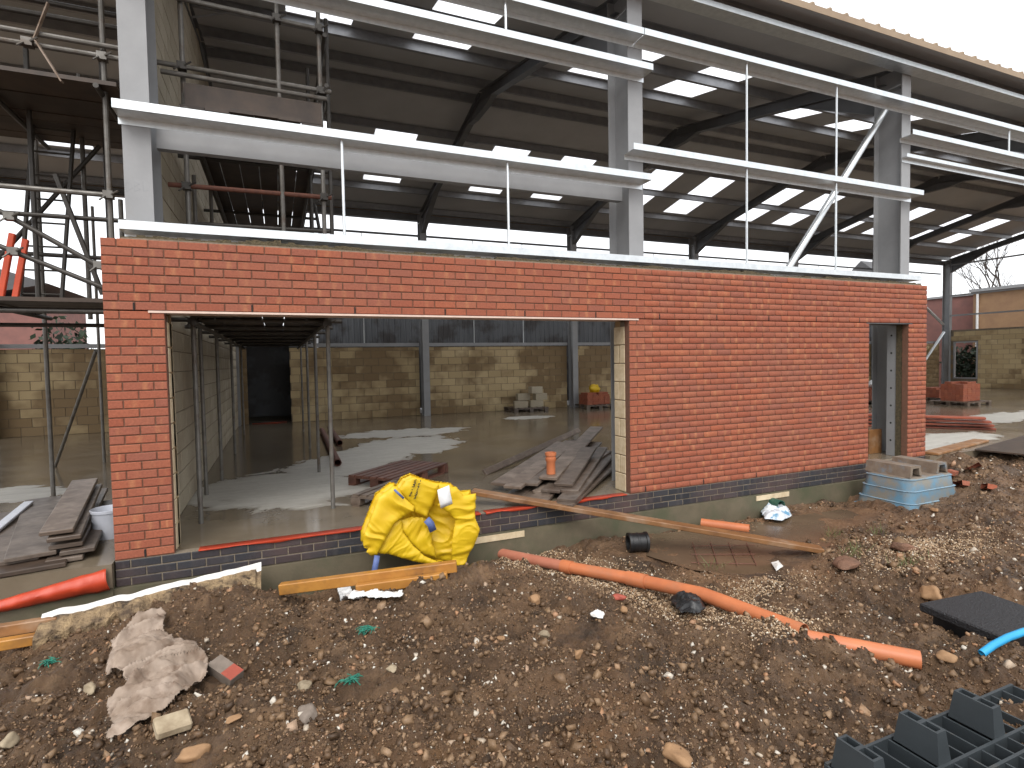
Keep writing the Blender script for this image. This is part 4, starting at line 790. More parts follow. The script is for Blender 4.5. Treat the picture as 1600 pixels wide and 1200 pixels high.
ground_cloth('muddy_cloth', cz([(840, 405), (865, 440), (850, 500), (900, 560), (1020, 610), (1085, 700), (1080, 770), (900, 890), (700, 1010), (560, 1110), (555, 1080), (600, 1010), (570, 980), (560, 900), (600, 850), (640, 830), (665, 760), (640, 740), (590, 740), (550, 760), (590, 640), (580, 600), (620, 560), (700, 480), (760, 430)], 3.333, 0, 840), 'cloth', 'crumpled muddy beige cloth lying on the soil at lower left', 'cloth', fold=.095, fs=(11, 1.7), lift=.04, dome=.02, twist=-1.0)
ground_cloth('plastic_sheet', [(470, 915), (490, 900), (530, 893), (560, 897), (575, 908), (540, 916)], 'white', 'white plastic sheet tucked behind the amber timber', 'sheet', seed=4, dome=.06, zoff=.05)
ground_cloth('plastic_sheet', [(527, 932), (545, 927), (565, 929), (590, 927), (600, 935), (628, 932), (630, 941), (600, 944), (575, 940), (545, 945)], 'white', 'white plastic scrap under the front of the amber timber', 'sheet', seed=6, zoff=.03)
ground_cloth('plastic_bag', [(1187, 801), (1196, 794), (1215, 796), (1232, 800), (1237, 812), (1222, 820), (1195, 818)], 'bluebag', 'blue and white plastic bag on the mud by the green pipe', 'bag', seed=8, dome=.07, fold=.06, zoff=.02)
ground_cloth('paper_scrap', [(1205, 884), (1216, 881), (1224, 890), (1213, 897)], 'paper', 'small white paper scrap in the trench near the long plank', 'scrap', seed=9, step=.005, dome=.02)
ground_cloth('black_rag', [(1048, 952), (1056, 943), (1080, 943), (1100, 950), (1102, 960), (1085, 967), (1062, 965)], 'black', 'black rag lying beside the orange pipe', 'rag', seed=11, dome=.07, fold=.06)
ground_cloth('foil_scrap', [(922, 966), (934, 960), (945, 967), (938, 976), (927, 974)], 'paper', 'crumpled pale scrap on the soil below the orange pipe', 'scrap', seed=12, step=.005, dome=.03)
for u, v, l, s in ((550, 1067, 'bright green netting scrap on the soil, the lower one', 1), (574, 987, 'dark green netting scrap below the white plastic', 2), (82, 1036, 'green netting scrap at the far left of the soil', 3)):
    rr = random.Random(s); c = onground(u, v); q = MB()
    for k in range(26):
        p = c+Vector((rr.gauss(0, .025), rr.gauss(0, .018), .012)); d = Vector((rr.uniform(-1, 1), rr.uniform(-.7, .7), rr.uniform(-.1, .5))).normalized()*.035; q.tube([p-d, p+Vector((0, 0, .01)), p+d+Vector((rr.uniform(-.01, .01), 0, -.008))], .0028, 4)
    tag(q.build('green_netting', M['greennet']), l, 'netting', 'green netting scraps')
# yellow bulk bag: folded panels with a hollow mouth
BY = -.34
def bp(x, y): p = px(540+x/6.314, 730+y/6.314, 1, BY); return (p.x, p.z)
OUT = [(150, 640), (215, 480), (300, 270), (440, 160), (490, 165), (500, 200), (560, 110), (650, 72), (760, 115), (900, 150), (1050, 165), (1120, 245), (1245, 230), (1235, 470), (1285, 580), (1240, 730), (1120, 960), (1060, 950), (1000, 945), (800, 930), (640, 900), (400, 830), (290, 820), (230, 830), (185, 800), (205, 755), (155, 735)]
PAN = [  # polygon, depth toward the viewer, edge roll, fold amplitude, fold direction, fold scales
    (OUT, .02, .16, .035, .9, (9, 3), 'dish'),
    ([(290, 825), (380, 640), (450, 520), (530, 500), (545, 610), (640, 740), (760, 850), (880, 900), (1000, 945), (800, 930), (640, 900), (400, 830)], .16, .07, .02, -.7, (9, 3), ''),
    ([(530, 520), (640, 480), (760, 480), (860, 590), (835, 740), (870, 800), (880, 880), (760, 850), (640, 740), (545, 610)], .10, .06, .035, -.5, (10, 4), ''),
    ([(960, 165), (1050, 165), (1120, 245), (1245, 230), (1235, 470), (1285, 580), (1240, 730), (1120, 960), (1020, 930), (1005, 700), (1045, 490), (980, 420), (870, 340)], .23, .08, .04, 1.35, (9, 2), ''),
    ([(500, 200), (560, 110), (650, 72), (760, 115), (900, 150), (880, 280), (775, 470), (660, 420), (600, 320)], .21, .08, .022, 1.2, (7, 3), ''),
    ([(150, 640), (215, 480), (300, 270), (440, 160), (490, 165), (560, 280), (650, 360), (640, 400), (460, 515), (380, 640), (290, 825), (230, 830), (185, 800), (205, 755), (155, 735)], .27, .09, .05, .75, (8, 2.2), '')]
bag = empty('bulk_bag', (px(650, 880, 1, BY).x, BY, -.45), 'bright yellow woven bulk bag slumped against the plinth', 'bag')
AV, AF = [], []; nb_ = 0
for i, (poly, dep, roll, fa, th_, fs, kind) in enumerate(PAN):
    P = [bp(*p) for p in poly]; c0 = np.array(bp(760, 600))
    def hf(A, B, ed, dep=dep, roll=roll, fa=fa, th_=th_, fs=fs, kind=kind, i=i):
        a = math.cos(th_)*A+math.sin(th_)*B; b = -math.sin(th_)*A+math.cos(th_)*B; wv = fbm(A*3, B*3, 70+i, 2)*.25
        rid = 1-2*np.abs(fbm((a+wv)*fs[0], (b+wv)*fs[1], 60+i*7, 2)); h = dep*.62+fa*(rid-.6)*.75-roll*.35*np.exp(-ed/.02)+.05*fbm(A*2.2, B*2.2, 80+i, 2)
        h += .006*(1-2*np.abs(fbm(a*26, b*7, 90+i, 1)))
        if kind == 'dish': h = h-.10*np.exp(-((A-c0[0])**2+(B-c0[1])**2)/.05)
        return h
    V, Fq = patch(P, .0065, hf, lambda A, B, H: np.stack([A, BY-H, B], -1)); AV.append(V); AF.append(Fq+nb_); nb_ += len(V)
me = npmesh('bag_body', np.concatenate(AV), np.concatenate(AF), M['yellow'], smooth=True); o = put('bag_body', me, bag); m_ = o.modifiers.new('thick', 'SOLIDIFY'); m_.thickness = .004
P = [bp(*p) for p in OUT]                                        # rear shell down to the trench floor
V, Fq = patch(P, .012, lambda A, B, e_: .26*(1-np.exp(-e_/.10))+.02*fbm(A*6, B*6, 5, 2), lambda A, B, H: np.stack([A, BY+.03+H*.8, B], -1)); put('bag_back', npmesh('bag_back', V, Fq, M['yellow'], smooth=True), bag)
def bagpt(x, y, d): a, b = bp(x, y); return Vector((a, BY-d*.66-.012, b))
def strip(name, pts, wd, mt, parent, th=.003, wdir=None):
    q = MB(); vs = []
    for i, p in enumerate(pts):
        d = (pts[min(i+1, len(pts)-1)]-pts[max(i-1, 0)]).normalized(); c = d.cross(Vector((0, -1, .25))).normalized() if wdir is None else Vector(wdir); vs += [p-c*wd/2, p+c*wd/2]
    q.add(vs, [(2*i, 2*i+1, 2*i+3, 2*i+2) for i in range(len(pts)-1)]); o = q.build(name, mt, parent, smooth=True); m_ = o.modifiers.new('thick', 'SOLIDIFY'); m_.thickness = th; return o
strip('strap', [bagpt(280, 810, .26), bagpt(262, 880, .30), bagpt(245, 960, .30), bagpt(235, 1040, .30), bagpt(228, 1120, .30)], .05, M['strap'], bag)
strip('strap', [bagpt(985, 945, .22), bagpt(1045, 970, .26), bagpt(1105, 1025, .27)], .035, M['strap'], bag)
strip('strap', [bagpt(440, 178, .28), bagpt(480, 215, .292), bagpt(530, 262, .29)], .02, M['strap'], bag)
strip('strap', [bagpt(770, 485, .15), bagpt(810, 530, .165), bagpt(835, 600, .15)], .07, M['strap'], bag)
strip('label', [bagpt(915, 165, .245), bagpt(920, 230, .27), bagpt(935, 300, .275), bagpt(945, 340, .26)], .12, M['white'], bag, wdir=Vector((.96, 0, .28)))
rr = random.Random(2); q = MB()                                  # two lines of small black print on the top flap
for (x0, y0, x1, y1) in ((655, 95, 600, 250), (695, 115, 640, 290)):
    n = 13
    for k in range(n):
        f = k/(n-1); a, b = x0+(x1-x0)*f, y0+(y1-y0)*f; L = rr.uniform(6, 13); p0 = bagpt(a-L, b+rr.uniform(-4, 4), .222); p1 = bagpt(a+L*.6, b+rr.uniform(-4, 4), .222)
        if rr.random() < .85: q.bar(p0, p1, .006, .006, (0, -1, 0))
        if rr.random() < .5: q.bar(p1, p1+Vector((.004, 0, .018)), .005, .005, (0, -1, 0))
q.build('print', M['print'], bag)
# ============================================================ things on the soil
pa = px(1284, 862, 2, -.40); best = None
for z1 in np.arange(.03, .6, .005):
    p1 = gp(738, 768, z1); f = (0-pa.y)/(p1.y-pa.y) if p1.y > .02 else 9
    zc = pa.z+(p1.z-pa.z)*f
    if best is None or abs(zc-.045) < best[0]: best = (abs(zc-.045), p1)
plank(pa+Vector((0, 0, .02)), best[1], 'long brown plank leaning from the threshold down onto the mud', 'wood', w=.15, th=.05)
A_, B_ = onground(438, 936)+Vector((0, .03, .07)), onground(715, 897)+Vector((0, .02, .06))
plank(A_, B_, 'amber brown timber lying in front of the yellow bag', 'amber', w=.075, th=.09, cat='timber')
plank(A_.lerp(B_, .42)+Vector((0, -.085, -.055)), A_.lerp(B_, .93)+Vector((0, -.085, -.05)), 'shorter orange timber half buried below the amber one', 'amber', w=.06, th=.08, cat='timber')
P0, P1 = gp(-12, 1000, -.235), gp(86, 984, -.245)
plank(P0+Vector((0, .06, .035)), P1+Vector((0, .06, .035)), 'dark brown timber at the left edge of the soil', 'wood', w=.07, th=.08, cat='timber')
plank(P0+Vector((0, -.03, -.03)), P1+Vector((-.05, -.03, -.03)), 'amber timber under the dark one at the left edge', 'amber', w=.07, th=.07, cat='timber')
# torn white board
a, b_ = gp(62, 968, -.17), gp(408, 884, -.13); e = empty('torn_board', ((a+b_)/2).to_tuple(), 'long torn insulation board with a white edge lying on the soil', 'board')
n = 130; V = []; q = MB(); w_ = MB()
for i in range(n+1):
    f = i/n; p = a.lerp(b_, f); k1, k2, k3 = (vn(np.array([f*s]), np.array([o+.4]), 4)[0] for s, o in ((22, 1), (31, 3), (14, 6))); zt = p.z+.025*k3; k4 = vn(np.array([f*70]), np.array([9.4]), 4)[0]
    fr = -.15+.10*k1-.08*math.sin(f*math.pi)*k2; V += [(p.x, p.y+.05, zt+.022+.01*k1), (p.x, p.y-.012+.045*k2+.02*k4, zt-.004+.012*k1), (p.x, p.y+fr*.45+.06*k4, zt-.03+.03*k2), (p.x, p.y+fr+.05*k4, zt-.075+.05*k1+.03*k4), (p.x, p.y+fr*1.1, zt-.26)]
    if f > .93 or f < .05: V[-4:-1] = [(x, y+.05*abs(k4), z-.05*abs(k2)-.03*(f > .97)) for x, y, z in V[-4:-1]]
q.add(V, [(5*i+j, 5*i+5+j, 5*i+6+j, 5*i+1+j) for i in range(n) for j in (1, 2, 3)]); q.build('torn_core', M['torn'], e)
w_.add(V, [(5*i, 5*i+5, 5*i+6, 5*i+1) for i in range(n)]); w_.add([(x, y+.002, z-.03) for x, y, z in V[0::5]]+[V[i] for i in range(0, len(V), 5)], [(i, i+1, n+2+i, n+1+i) for i in range(n)]); o = w_.build('white_facing', M['paper'], e)
ground_cloth('paper_tear', cz([(175, 490), (200, 430), (240, 375), (300, 385), (280, 410), (225, 440), (190, 500)], 3.333, 0, 840), 'paper', 'torn white paper curl at the left end of the torn board', 'scrap', step=.005, zoff=.06, fold=.03, seed=15)
# red membrane hanging over the slab edge at left
t0, t1, l0, l1 = px(-30, 945, 1, -.075), px(166, 888, 1, -.075), px(-30, 962, 1, -.075), px(173, 921, 1, -.075); q = MB(); n = 40; V = []
for i in range(n+1):
    f = i/n; T, L = t0.lerp(t1, f), l0.lerp(l1, f); k = vn(np.array([f*9]), np.array([.2]), 8)[0]
    for j in range(9): g = j/8; p = T.lerp(L, g); V.append((p.x, p.y-.05*math.sin(g*math.pi)*(1+.6*k)-.01+.012*vn(np.array([f*21]), np.array([g*3]), 2)[0], p.z+.012*k))
q.add(V, [(9*i+j, 9*i+9+j, 9*i+10+j, 9*i+1+j) for i in range(n) for j in range(8)]); o = q.build('membrane_roll', M['red'], smooth=True); m_ = o.modifiers.new('thick', 'SOLIDIFY'); m_.thickness = .004; tag(o, 'loose red membrane hanging over the slab edge left of the pier', 'membrane')
# drain pipes
def gpt(u, v, h): return onground(u, v)+Vector((0, 0, h))
pp = [gpt(768, 868, .045), gpt(884, 894, .045), gpt(990, 917, .045), gpt(1100, 943, .048), gpt(1256, 985, -.02)]
for i in (1, 2, 3): pp[i].z = (pp[i].z*.4+.6*(pp[0].z+(pp[4].z-pp[0].z)*i/4))
e = empty('drain_pipe', pp[2].to_tuple(), 'long orange drain pipe crossing the gravel, faded pink at its left end', 'pipe')
q = MB(); q.tube([pp[0], pp[0].lerp(pp[1], .5), pp[1]], .054, 20, hollow=.93); tag(q.build('faded_length', M['salmon'], e, smooth=True), 'faded pink pipe length')
q = MB(); q.tube([pp[1], pp[2]], .056, 20, hollow=.93); q.build('length', M['orange'], e, smooth=True)
q = MB(); q.tube([pp[1].lerp(pp[0], .04), pp[1].lerp(pp[2], .10)], .064, 20, hollow=.9); q.build('collar', M['orange'], e, smooth=True)
q = MB(); q.tube([pp[2].lerp(pp[1], .08), pp[2].lerp(pp[3], .2)], .064, 20, hollow=.9); q.build('collar', M['orange'], e, smooth=True)
q = MB(); q.tube([pp[2], pp[3], pp[4]], .056, 20, hollow=.93); q.build('length', M['orange'], e, smooth=True)
q = MB(); q.tube([gpt(1262, 993, -.03), gpt(1438, 1041, .035)], .056, 20, hollow=.93); tag(q.build('drain_pipe', M['orange'], smooth=True), 'orange pipe length ending beside the black manhole slab', 'pipe')
q = MB(); q.tube([gpt(1096, 824, .05), gpt(1171, 834, .05)], .055, 20, hollow=.92); tag(q.build('pipe_offcut', M['orange'], smooth=True), 'short orange pipe offcut lying on the mud near the footing', 'pipe')
P = gpt(997, 862, .10); ax = Vector((.93, -.3, 0)).normalized(); q = MB(); q.lathe([(.075, -.11), (.105, -.11), (.105, -.08), (.098, -.075), (.098, -.02), (.102, -.015), (.102, .0), (.098, .005), (.098, .07), (.108, .075), (.108, .10), (.085, .10), (.085, -.08), (.075, -.08), (.075, -.11)], P, 28, ax); tag(q.build('black_fitting', M['black'], smooth=True), 'black ribbed plastic pipe fitting on the gravel under the plank', 'pipe fitting')
g = px(1213, 787, 1, -.12); q = MB(); q.tube([(g.x, -.20, g.z), (g.x+.02, .0, g.z)], .062, 20, hollow=.88); tag(q.build('duct_stub', M['greenpipe'], smooth=True), 'dark green duct stub poking out of the footing', 'pipe')
q = MB(); q.tube([gp(1534, 1021, -.19), gp(1552, 1008, -.15), gp(1575, 996, -.12), gp(1600, 987, -.10), gp(1650, 977, -.11), gp(1750, 972, -.16)], .022, 14, hollow=.8); tag(q.build('water_pipe', M['bluepipe'], smooth=True), 'bright blue water pipe at the right edge', 'pipe')
# upturned blue mixing tub
e = empty('mortar_tub', (9.37, -.55, -.47), 'upturned blue plastic mortar tub before the narrow doorway', 'tub')
def rrect(cx, cy, hx_, hy_, r, z, k=6):
    out = []
    for sx, sy, a0 in ((1, 1, 0), (-1, 1, 90), (-1, -1, 180), (1, -1, 270)):
        for j in range(k+1): t_ = math.radians(a0+90*j/k); out.append((cx+sx*(hx_-r)+r*math.cos(t_), cy+sy*(hy_-r)+r*math.sin(t_), z))
    return out
def loft(q, rings, cap=False):
    n = len(rings[0]); b = len(q.v); vs = [p for r in rings for p in r]; fs = [(i*n+k, i*n+(k+1) % n, (i+1)*n+(k+1) % n, (i+1)*n+k) for i in range(len(rings)-1) for k in range(n)]
    if cap: fs.append(tuple(range((len(rings)-1)*n, len(rings)*n)))
    q.add(vs, fs)
cx, cy, zb = 9.33, -.64, -.50; hx_, hy_ = .56, .40
q = MB(); loft(q, [rrect(cx, cy, hx_+.055, hy_+.055, .16, zb+.0), rrect(cx, cy, hx_+.06, hy_+.06, .16, zb+.025), rrect(cx, cy, hx_+.055, hy_+.055, .16, zb+.035), rrect(cx, cy, hx_+.002, hy_+.002, .13, zb+.038)]); q.build('rim', M['tubrim'], e, smooth=True)
lv = [(.038, 0), (.175, .022), (.178, .036), (.33, .052), (.333, .066), (.475, .08), (.495, .095)]; q = MB(); loft(q, [rrect(cx, cy, hx_-i_, hy_-i_, .13, zb+z_) for z_, i_ in lv]); q.build('body', M['tub'], e, smooth=True)
for z_, i_ in ((.173, .018), (.328, .048), (.475, .076)):
    q = MB(); loft(q, [rrect(cx, cy, hx_-i_+.001, hy_-i_+.001, .13, zb+z_-.008), rrect(cx, cy, hx_-i_+.006, hy_-i_+.006, .13, zb+z_), rrect(cx, cy, hx_-i_-.012, hy_-i_-.012, .13, zb+z_+.006)]); q.build('moulded_ridge', M['tubrim'], e, smooth=True)
q = MB(); loft(q, [rrect(cx, cy, hx_-.090, hy_-.090, .13, zb+.492), rrect(cx, cy, hx_-.12, hy_-.12, .1, zb+.503)], True); q.build('base', M['tubmud'], e)
for xr in (-.32, .24):
    q = MB(); x0, x1, y0, y1, z0, z1 = cx+xr-.10, cx+xr+.10, cy-hy_+.11, cy+hy_-.09, zb+.504, zb+.65
    q.prof([(x0-.02, z0), (x0, z1), (x1, z1), (x1+.02, z0), (x1-.025, z0+.02), (x1-.04, z1-.03), (x0+.04, z1-.03), (x0+.025, z0+.02)], (0, y0, 0), (0, y1, 0), (1, 0, 0), (0, 0, 1)); q.build('runner', M['tubmud'], e)
    q = MB(); q.box(x0+.03, x1-.03, y0+.08, y1-.005, z0+.005, z1-.035); q.build('runner_shade', M['dark'], e)  # dark block added in the hollow runner, its inner shade as colour
# manhole slab over a chamber, the pit's shade put into its black walls
zt = -.165; A_, B_, C_ = gp(1441, 942, zt), gp(1515, 927, zt), gp(1567, 984, zt); e = empty('manhole', (A_.lerp(C_, .5)).to_tuple()[:2]+(-.5,), 'black rubber manhole slab half covering a dark chamber', 'manhole')
U = (B_-A_).normalized(); Vd = (C_-A_); Vd = (Vd-U*Vd.dot(U)).normalized(); Z = Vector((0, 0, 1)); q = MB(); q.frame(A_+U*.30+Vd*.25-Z*.03, U, Vd, Z, .32, .26, .03); o = put('slab', bevel(q.mesh('slab', M['rubber']), .01), e)
q = MB(); c = A_+U*.32+Vd*.27-Z*.19
for s in (-1, 1): q.frame(c+U*.27*s, U, Vd, Z, .012, .22, .128); q.frame(c+Vd*.21*s-(Z*.0 if s < 0 else Z*.0), Vd, U, Z, .012, .255, .128)
q.build('chamber', M['black'], e)
# upside-down plastic pallet, lower right
e = empty('plastic_pallet', (4.2, -4.3, -.25), 'dark grey plastic pallet upside down in the lower right corner', 'pallet')
zd = -.19; X0_, Y1_ = 3.44, -3.86
ZT = -.055
for k in range(3):
    xc = 3.555+.42*k
    for jrow in range(2):
        yc = -3.98-jrow*.42
        q = MB(); tp = (.030, .082); bt = (.045, .098)
        vt = [(xc+sx*tp[0], yc+sy*tp[1], ZT) for sx, sy in ((-1, -1), (1, -1), (1, 1), (-1, 1))]; vb = [(xc+sx*bt[0], yc+sy*bt[1], zd) for sx, sy in ((-1, -1), (1, -1), (1, 1), (-1, 1))]
        q.add(vb+vt, [(0, 1, 5, 4), (1, 2, 6, 5), (2, 3, 7, 6), (3, 0, 4, 7)])
        inn = lambda a, b, z: [(xc-.019, a, z), (xc+.019, a, z), (xc+.019, b, z), (xc-.019, b, z)]
        s1, s2 = inn(yc-.070, yc-.009, ZT), inn(yc+.009, yc+.070, ZT); d1_, d2_ = inn(yc-.068, yc-.011, ZT-.10), inn(yc+.011, yc+.068, ZT-.10)
        q.add(vt+s1+s2, [(0, 1, 5, 4), (3, 0, 4, 7), (1, 2, 10, 9), (1, 9, 8, 5) if False else (5, 1, 9, 6) if False else (1, 9, 6, 5), (2, 3, 11, 10), (3, 7, 8, 11) , (7, 6, 9, 8)])
        for t_, d_ in ((s1, d1_), (s2, d2_)): q.add(t_+d_, [(0, 1, 5, 4), (1, 2, 6, 5), (2, 3, 7, 6), (3, 0, 4, 7), (4, 5, 6, 7)])
        me = q.mesh('foot', M['pallet']); put('foot', me, e)
YL = [-3.865, -4.085, -4.175, -4.29, -4.505, -4.62, -4.76, -4.86]
for y in YL: q = MB(); q.box(3.50, 4.95, y-.007, y+.007, zd-.075, zd+.004); q.build('rib', M['pallet'], e)
for k in range(15):
    x = 3.50+k*.1035; q = MB(); q.box(x-.005, x+.005, -4.86, -3.86, zd-.075, zd-.002); q.build('cross_rib', M['pallet'], e)
q = MB(); q.box(3.50, 4.95, -4.87, -3.855, zd-.095, zd-.078); q.build('deck', M['pallet'], e)
# ---- loose stones and fragments one can pick out
ST = [(475, 1076, .045, 'stone', (1, 1, .6), 'cream stone on the soil right of the muddy cloth'), (480, 1124, .065, 'greystone', (1.1, .9, .6), 'grey brown clod below the cream stone'), (365, 1131, .035, 'orstone', (1.1, .8, .5), 'small tan stone right of the square slab fragment'), (140, 1080, .045, 'stone', (1.5, .7, .6), 'pale elongated stone left of the muddy cloth'), (835, 942, .06, 'orstone', (1.1, .9, .7), 'orange flint on the crest of the mound'), (905, 1028, .045, 'orstone', (.8, 1, .7), 'orange brown stone in the middle of the soil'), (850, 995, .04, 'stone', (.7, 1.2, .7), 'tan upright stone below the orange flint'), (783, 1000, .03, 'orstone', (1, .9, .7), 'small tan pebble left of the tan upright stone'), (612, 1049, .03, 'stone', (1, 1, .7), 'pale round pebble right of the green netting'), (967, 935, .05, 'brickred', (1.2, .8, .5), 'red brick lump beside the gravel'), (975, 955, .045, 'orstone', (1, .8, .6), 'orange lump under the red brick lump'), (12, 1175, .05, 'stone', (.8, 1, .7), 'cream stone in the lower left corner'), (300, 1185, .06, 'orstone', (.8, 1.3, .6), 'tan flat stone at the bottom left'), (1060, 1190, .06, 'orstone', (.8, 1.2, .6), 'orange stone at the bottom edge'), (1410, 858, .10, 'rustearth', (1.3, .9, .5), 'large rust coloured lump on the right heap'), (1325, 884, .13, 'rustearth', (1.6, .9, .4), 'broad pinkish lump beside the plank end'), (1480, 1030, .05, 'orstone', (1.2, 1, .6), 'orange stone near the manhole slab'), (1455, 935, .09, 'orstone', (1.6, .8, .6), 'orange sandstone lump behind the manhole slab'), (1500, 985, .10, 'greystone', (.6, .7, 1.1), 'grey stone propping the manhole slab'), (1460, 800, .05, 'orstone', (1.3, .8, .6), 'orange stone by the right rim of the blue tub'), (1285, 845, .035, 'orstone', (1, 1, .7), 'small orange stone above the long plank end'), (1530, 745, .06, 'orstone', (1.2, .9, .6), 'yellow brown lump near the right slab edge')]
for i, (u, v, r, mt, sq, l) in enumerate(ST): p = onground(u, v); tag(put('stone', stone_mesh('stone', r, M[mt], i+1.3, sq, 3, .3), None, p+Vector((0, 0, r*sq[2]*.35)), (0, 0, i*1.7)), l, 'stone')
p = onground(270, 1142); q = MB(); q.box(-.075, .075, -.055, .055, -.02, .025); o = put('slab_fragment', bevel(q.mesh('slab_fragment', M['stone']), .008), None, p+Vector((0, 0, .03)), (.25, .1, .35)); tag(o, 'square grey slab fragment under the lower edge of the muddy cloth', 'fragment')
p = onground(352, 1058); q = MB(); q.box(-.10, .10, -.05, .05, -.033, .033, 0); q.box(.015, .098, -.048, .048, .0335, .036, 1); o = put('brick_fragment', q.mesh('brick_fragment', [M['greystone'], M['brickred']]), None, p+Vector((0, 0, .035)), (.15, .35, -.75)); tag(o, 'broken red brick with a muddy end beside the cloth', 'brick')
for u, v, r, l, s in ((1488, 742, 0, 'red brick rubble at the tub corner, nearest the tub', .3), (1500, 760, 0, 'red brick rubble piece just below the first one', 1.2), (1520, 735, 0, 'red brick rubble piece closest to the slab edge', 2.2), (1545, 765, 0, 'red brick rubble piece on the right heap', .8)):
    p = onground(u, v); tag(put('brick_rubble', piece('loose_brick', .215, .065, .1025, M['brick'], .003), None, p+Vector((0, 0, .03)), (.2, .3*s, s)), l, 'brick', 'brick rubble right of the tub')
# rusty mesh in the mud and grass tufts
e = MB()
for k in range(4): e.tube([gpt(1082+28*k, 852, .03), gpt(1092+30*k, 888, .03)], .004, 5)
for k in range(3): e.tube([gpt(1080, 858+13*k, .03), gpt(1180, 856+15*k, .03)], .004, 5)
tag(e.build('wire_mesh', M['rust']), 'rusty wire mesh offcut sunk in the muddy water', 'mesh')
for i, (u, v, n_, l) in enumerate(((1330, 862, 40, 'green grass tuft beside the plank end'), (1300, 838, 30, 'sparse dry grass tuft behind the plank end'), (1420, 885, 40, 'low grass tuft on the right heap'), (1110, 888, 25, 'small grass tuft at the edge of the muddy water'), (1370, 835, 30, 'dry grass tuft below the blue tub'))):
    rr = random.Random(i); c = onground(u, v); q = MB()
    for k in range(n_):
        b0 = c+Vector((rr.gauss(0, .06), rr.gauss(0, .05), 0)); b0.z = gzs(b0.x, b0.y); h = rr.uniform(.04, .13); d = Vector((rr.gauss(0, .05), rr.gauss(0, .05), h)); s = Vector((rr.uniform(-1, 1), rr.uniform(-1, 1), 0)).normalized()*.003
        q.add([b0-s, b0+s, b0+d*.6+s*.7, b0+d, b0+d*.6-s*.7], [(0, 1, 2, 4), (4, 2, 3)])
    tag(q.build('grass_tuft', M['grass']), l, 'grass', 'grass tufts')
# ---- scattered soil crumbs and gravel, joined
_t = (1+5**.5)/2; ICO = np.array([(-1, _t, 0), (1, _t, 0), (-1, -_t, 0), (1, -_t, 0), (0, -1, _t), (0, 1, _t), (0, -1, -_t), (0, 1, -_t), (_t, 0, -1), (_t, 0, 1), (-_t, 0, -1), (-_t, 0, 1)])/math.hypot(1, _t)
ICF = np.array([(0, 11, 5), (0, 5, 1), (0, 1, 7), (0, 7, 10), (0, 10, 11), (1, 5, 9), (5, 11, 4), (11, 10, 2), (10, 7, 6), (7, 1, 8), (3, 9, 4), (3, 4, 2), (3, 2, 6), (3, 6, 8), (3, 8, 9), (4, 9, 5), (2, 4, 11), (6, 2, 10), (8, 6, 7), (9, 8, 1)])
CUB = np.array([(x, y, z) for z in (-1, 1) for y in (-1, 1) for x in (-1, 1)])*.62
CUF = np.array([(0, 2, 3), (0, 3, 1), (4, 5, 7), (4, 7, 6), (0, 1, 5), (0, 5, 4), (2, 6, 7), (2, 7, 3), (0, 4, 6), (0, 6, 2), (1, 3, 7), (1, 7, 5)])
def scatter(name, xy, r, mt, label, flat=.7, sink=.3, seed=0, jit=.38, cat=None, base=None):
    rg = np.random.default_rng(seed); n = len(xy); z = gz(xy[:, 0], xy[:, 1]); B, BF = base or (CUB, CUF); k = len(B); V = B[None]+rg.uniform(-jit, jit, (n, k, 3))
    Q = rg.normal(size=(n, 3, 3)); Q = np.linalg.qr(Q)[0]; V = np.einsum('nij,nkj->nki', Q, V*rg.uniform(.55, 1.25, (n, 1, 3))*np.array([1., 1., flat])); V = V*r[:, None, None]; V = V+np.stack([xy[:, 0], xy[:, 1], z+r*(1-2*sink)*.6], -1)[:, None]
    Fq = (BF[None]+(np.arange(n)*k)[:, None, None]).reshape(-1, 3); me = npmesh(name, V.reshape(-1, 3), Fq, M[mt], {'rnd': ('FACE', np.repeat(rg.random(n), len(BF)))}); o = put(name, me); o['kind'] = 'stuff'; return tag(o, label, cat or 'soil')
n = 400000; xy = np.stack([rng.uniform(-1.8, 7.6, n), rng.uniform(-4.3, -.12, n)], -1); d = np.hypot(xy[:, 0]-CP[0], xy[:, 1]-CP[1]); md = np.min([np.hypot((xy[:, 0]-p.x)/.8, (xy[:, 1]-p.y)/.45) for p in MUD], axis=0)
keep = (rng.random(n) < np.clip(1.9/d, .12, 1)**1.4) & (md > .8) & (vn(xy[:, 0]*2.2, xy[:, 1]*2.2, 77) > -.28); xy = xy[keep][:95000]; r = .0042+.0042*rng.pareto(2.4, len(xy)); r = np.clip(r, .004, .03)
scatter('soil_crumbs', xy, r, 'clod', 'dark wet soil crumbs and pebbles strewn over the mound', seed=3)
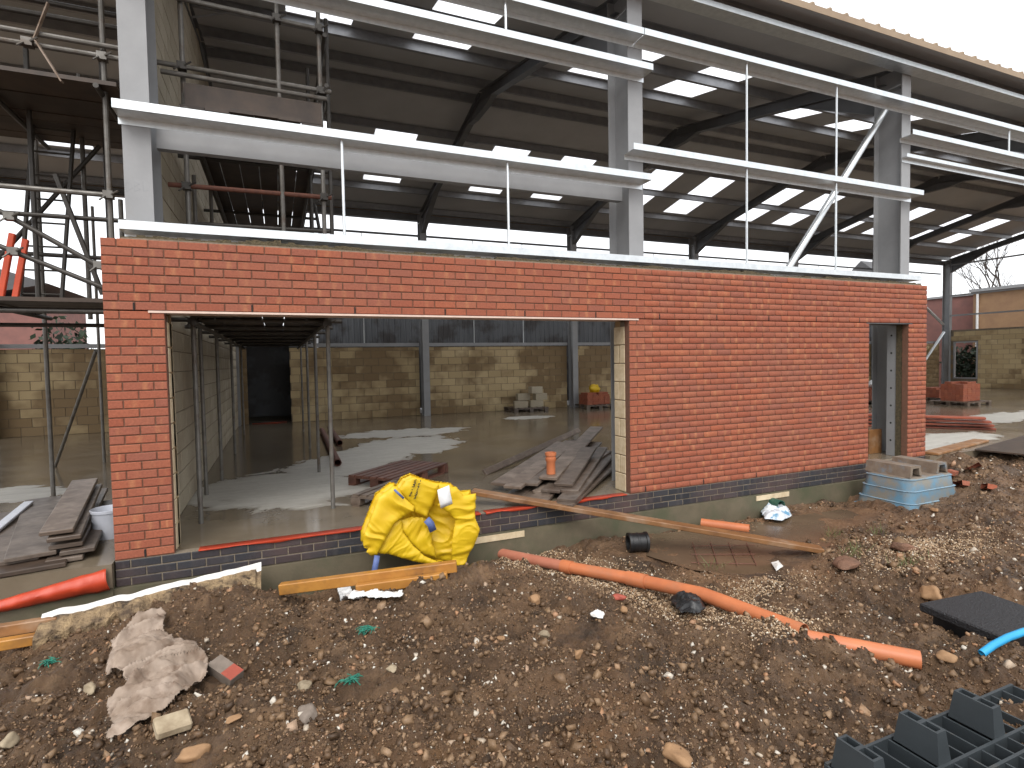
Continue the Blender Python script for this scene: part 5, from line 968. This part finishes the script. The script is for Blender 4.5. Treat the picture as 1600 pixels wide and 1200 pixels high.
n = 15000; xy2 = np.stack([rng.uniform(6.4, 14.5, n), rng.uniform(-3.4, -.12, n)], -1); md = np.min([np.hypot((xy2[:, 0]-p.x)/.8, (xy2[:, 1]-p.y)/.45) for p in MUD], axis=0); xy2 = xy2[(md > .9) & (np.hypot(xy2[:, 0]-9.33, (xy2[:, 1]+.64)*1.3) > .75) & (xy2[:, 1] < -.14+.0*xy2[:, 0])]
scatter('heap_crumbs', xy2, np.clip(.006+.006*rng.pareto(2.4, len(xy2)), .006, .04), 'clod', 'wet earth crumbs and rubble on the right heap', seed=13)
# gravel round the pipe and on the right heap
g = []
for i in range(len(pp)-1):
    k = 5200; f = rng.random(k); a, b = pp[i], pp[i+1]; off = rng.normal(.06, .22, k); dx, dy = (b-a).normalized().x, (b-a).normalized().y
    g.append(np.stack([a.x+(b.x-a.x)*f-dy*off, a.y+(b.y-a.y)*f+dx*off], -1))
hp = onground(1450, 850); g.append(np.stack([hp.x+rng.normal(0, .45, 6500), hp.y+rng.normal(0, .22, 6500)], -1)); hp2 = onground(1180, 925); g.append(np.stack([hp2.x+rng.normal(0, .35, 1800), hp2.y+rng.normal(0, .12, 1800)], -1))
g = np.concatenate(g); g = g[(g[:, 1] < -.06)]; scatter('gravel', g, .005+.006*rng.random(len(g))**1.5, 'gravel', 'pale flint gravel around the orange pipe', .6, .25, 5, .3, 'gravel')
# bigger clods of earth, right heap and mound
n = 900; xy = np.stack([rng.uniform(-1, 9.5, n), rng.uniform(-3.9, -.5, n)], -1); d = np.min([np.hypot((xy[:, 0]-p.x)/.9, (xy[:, 1]-p.y)/.5) for p in MUD], axis=0); xy = xy[(d > 1.1) & (np.hypot(xy[:, 0]-9.37, xy[:, 1]+.56) > .8)]
xr = np.stack([rng.uniform(10, 15, 500), rng.uniform(-2.5, -.2, 500)], -1); xy = np.concatenate([xy, xr]); r = np.clip(.014+.012*rng.pareto(2.5, len(xy)), .012, .06)
scatter('earth_clods', xy, r, 'clod', 'lumps of wet brown earth scattered over the ground', seed=9, sink=.42, jit=.45)
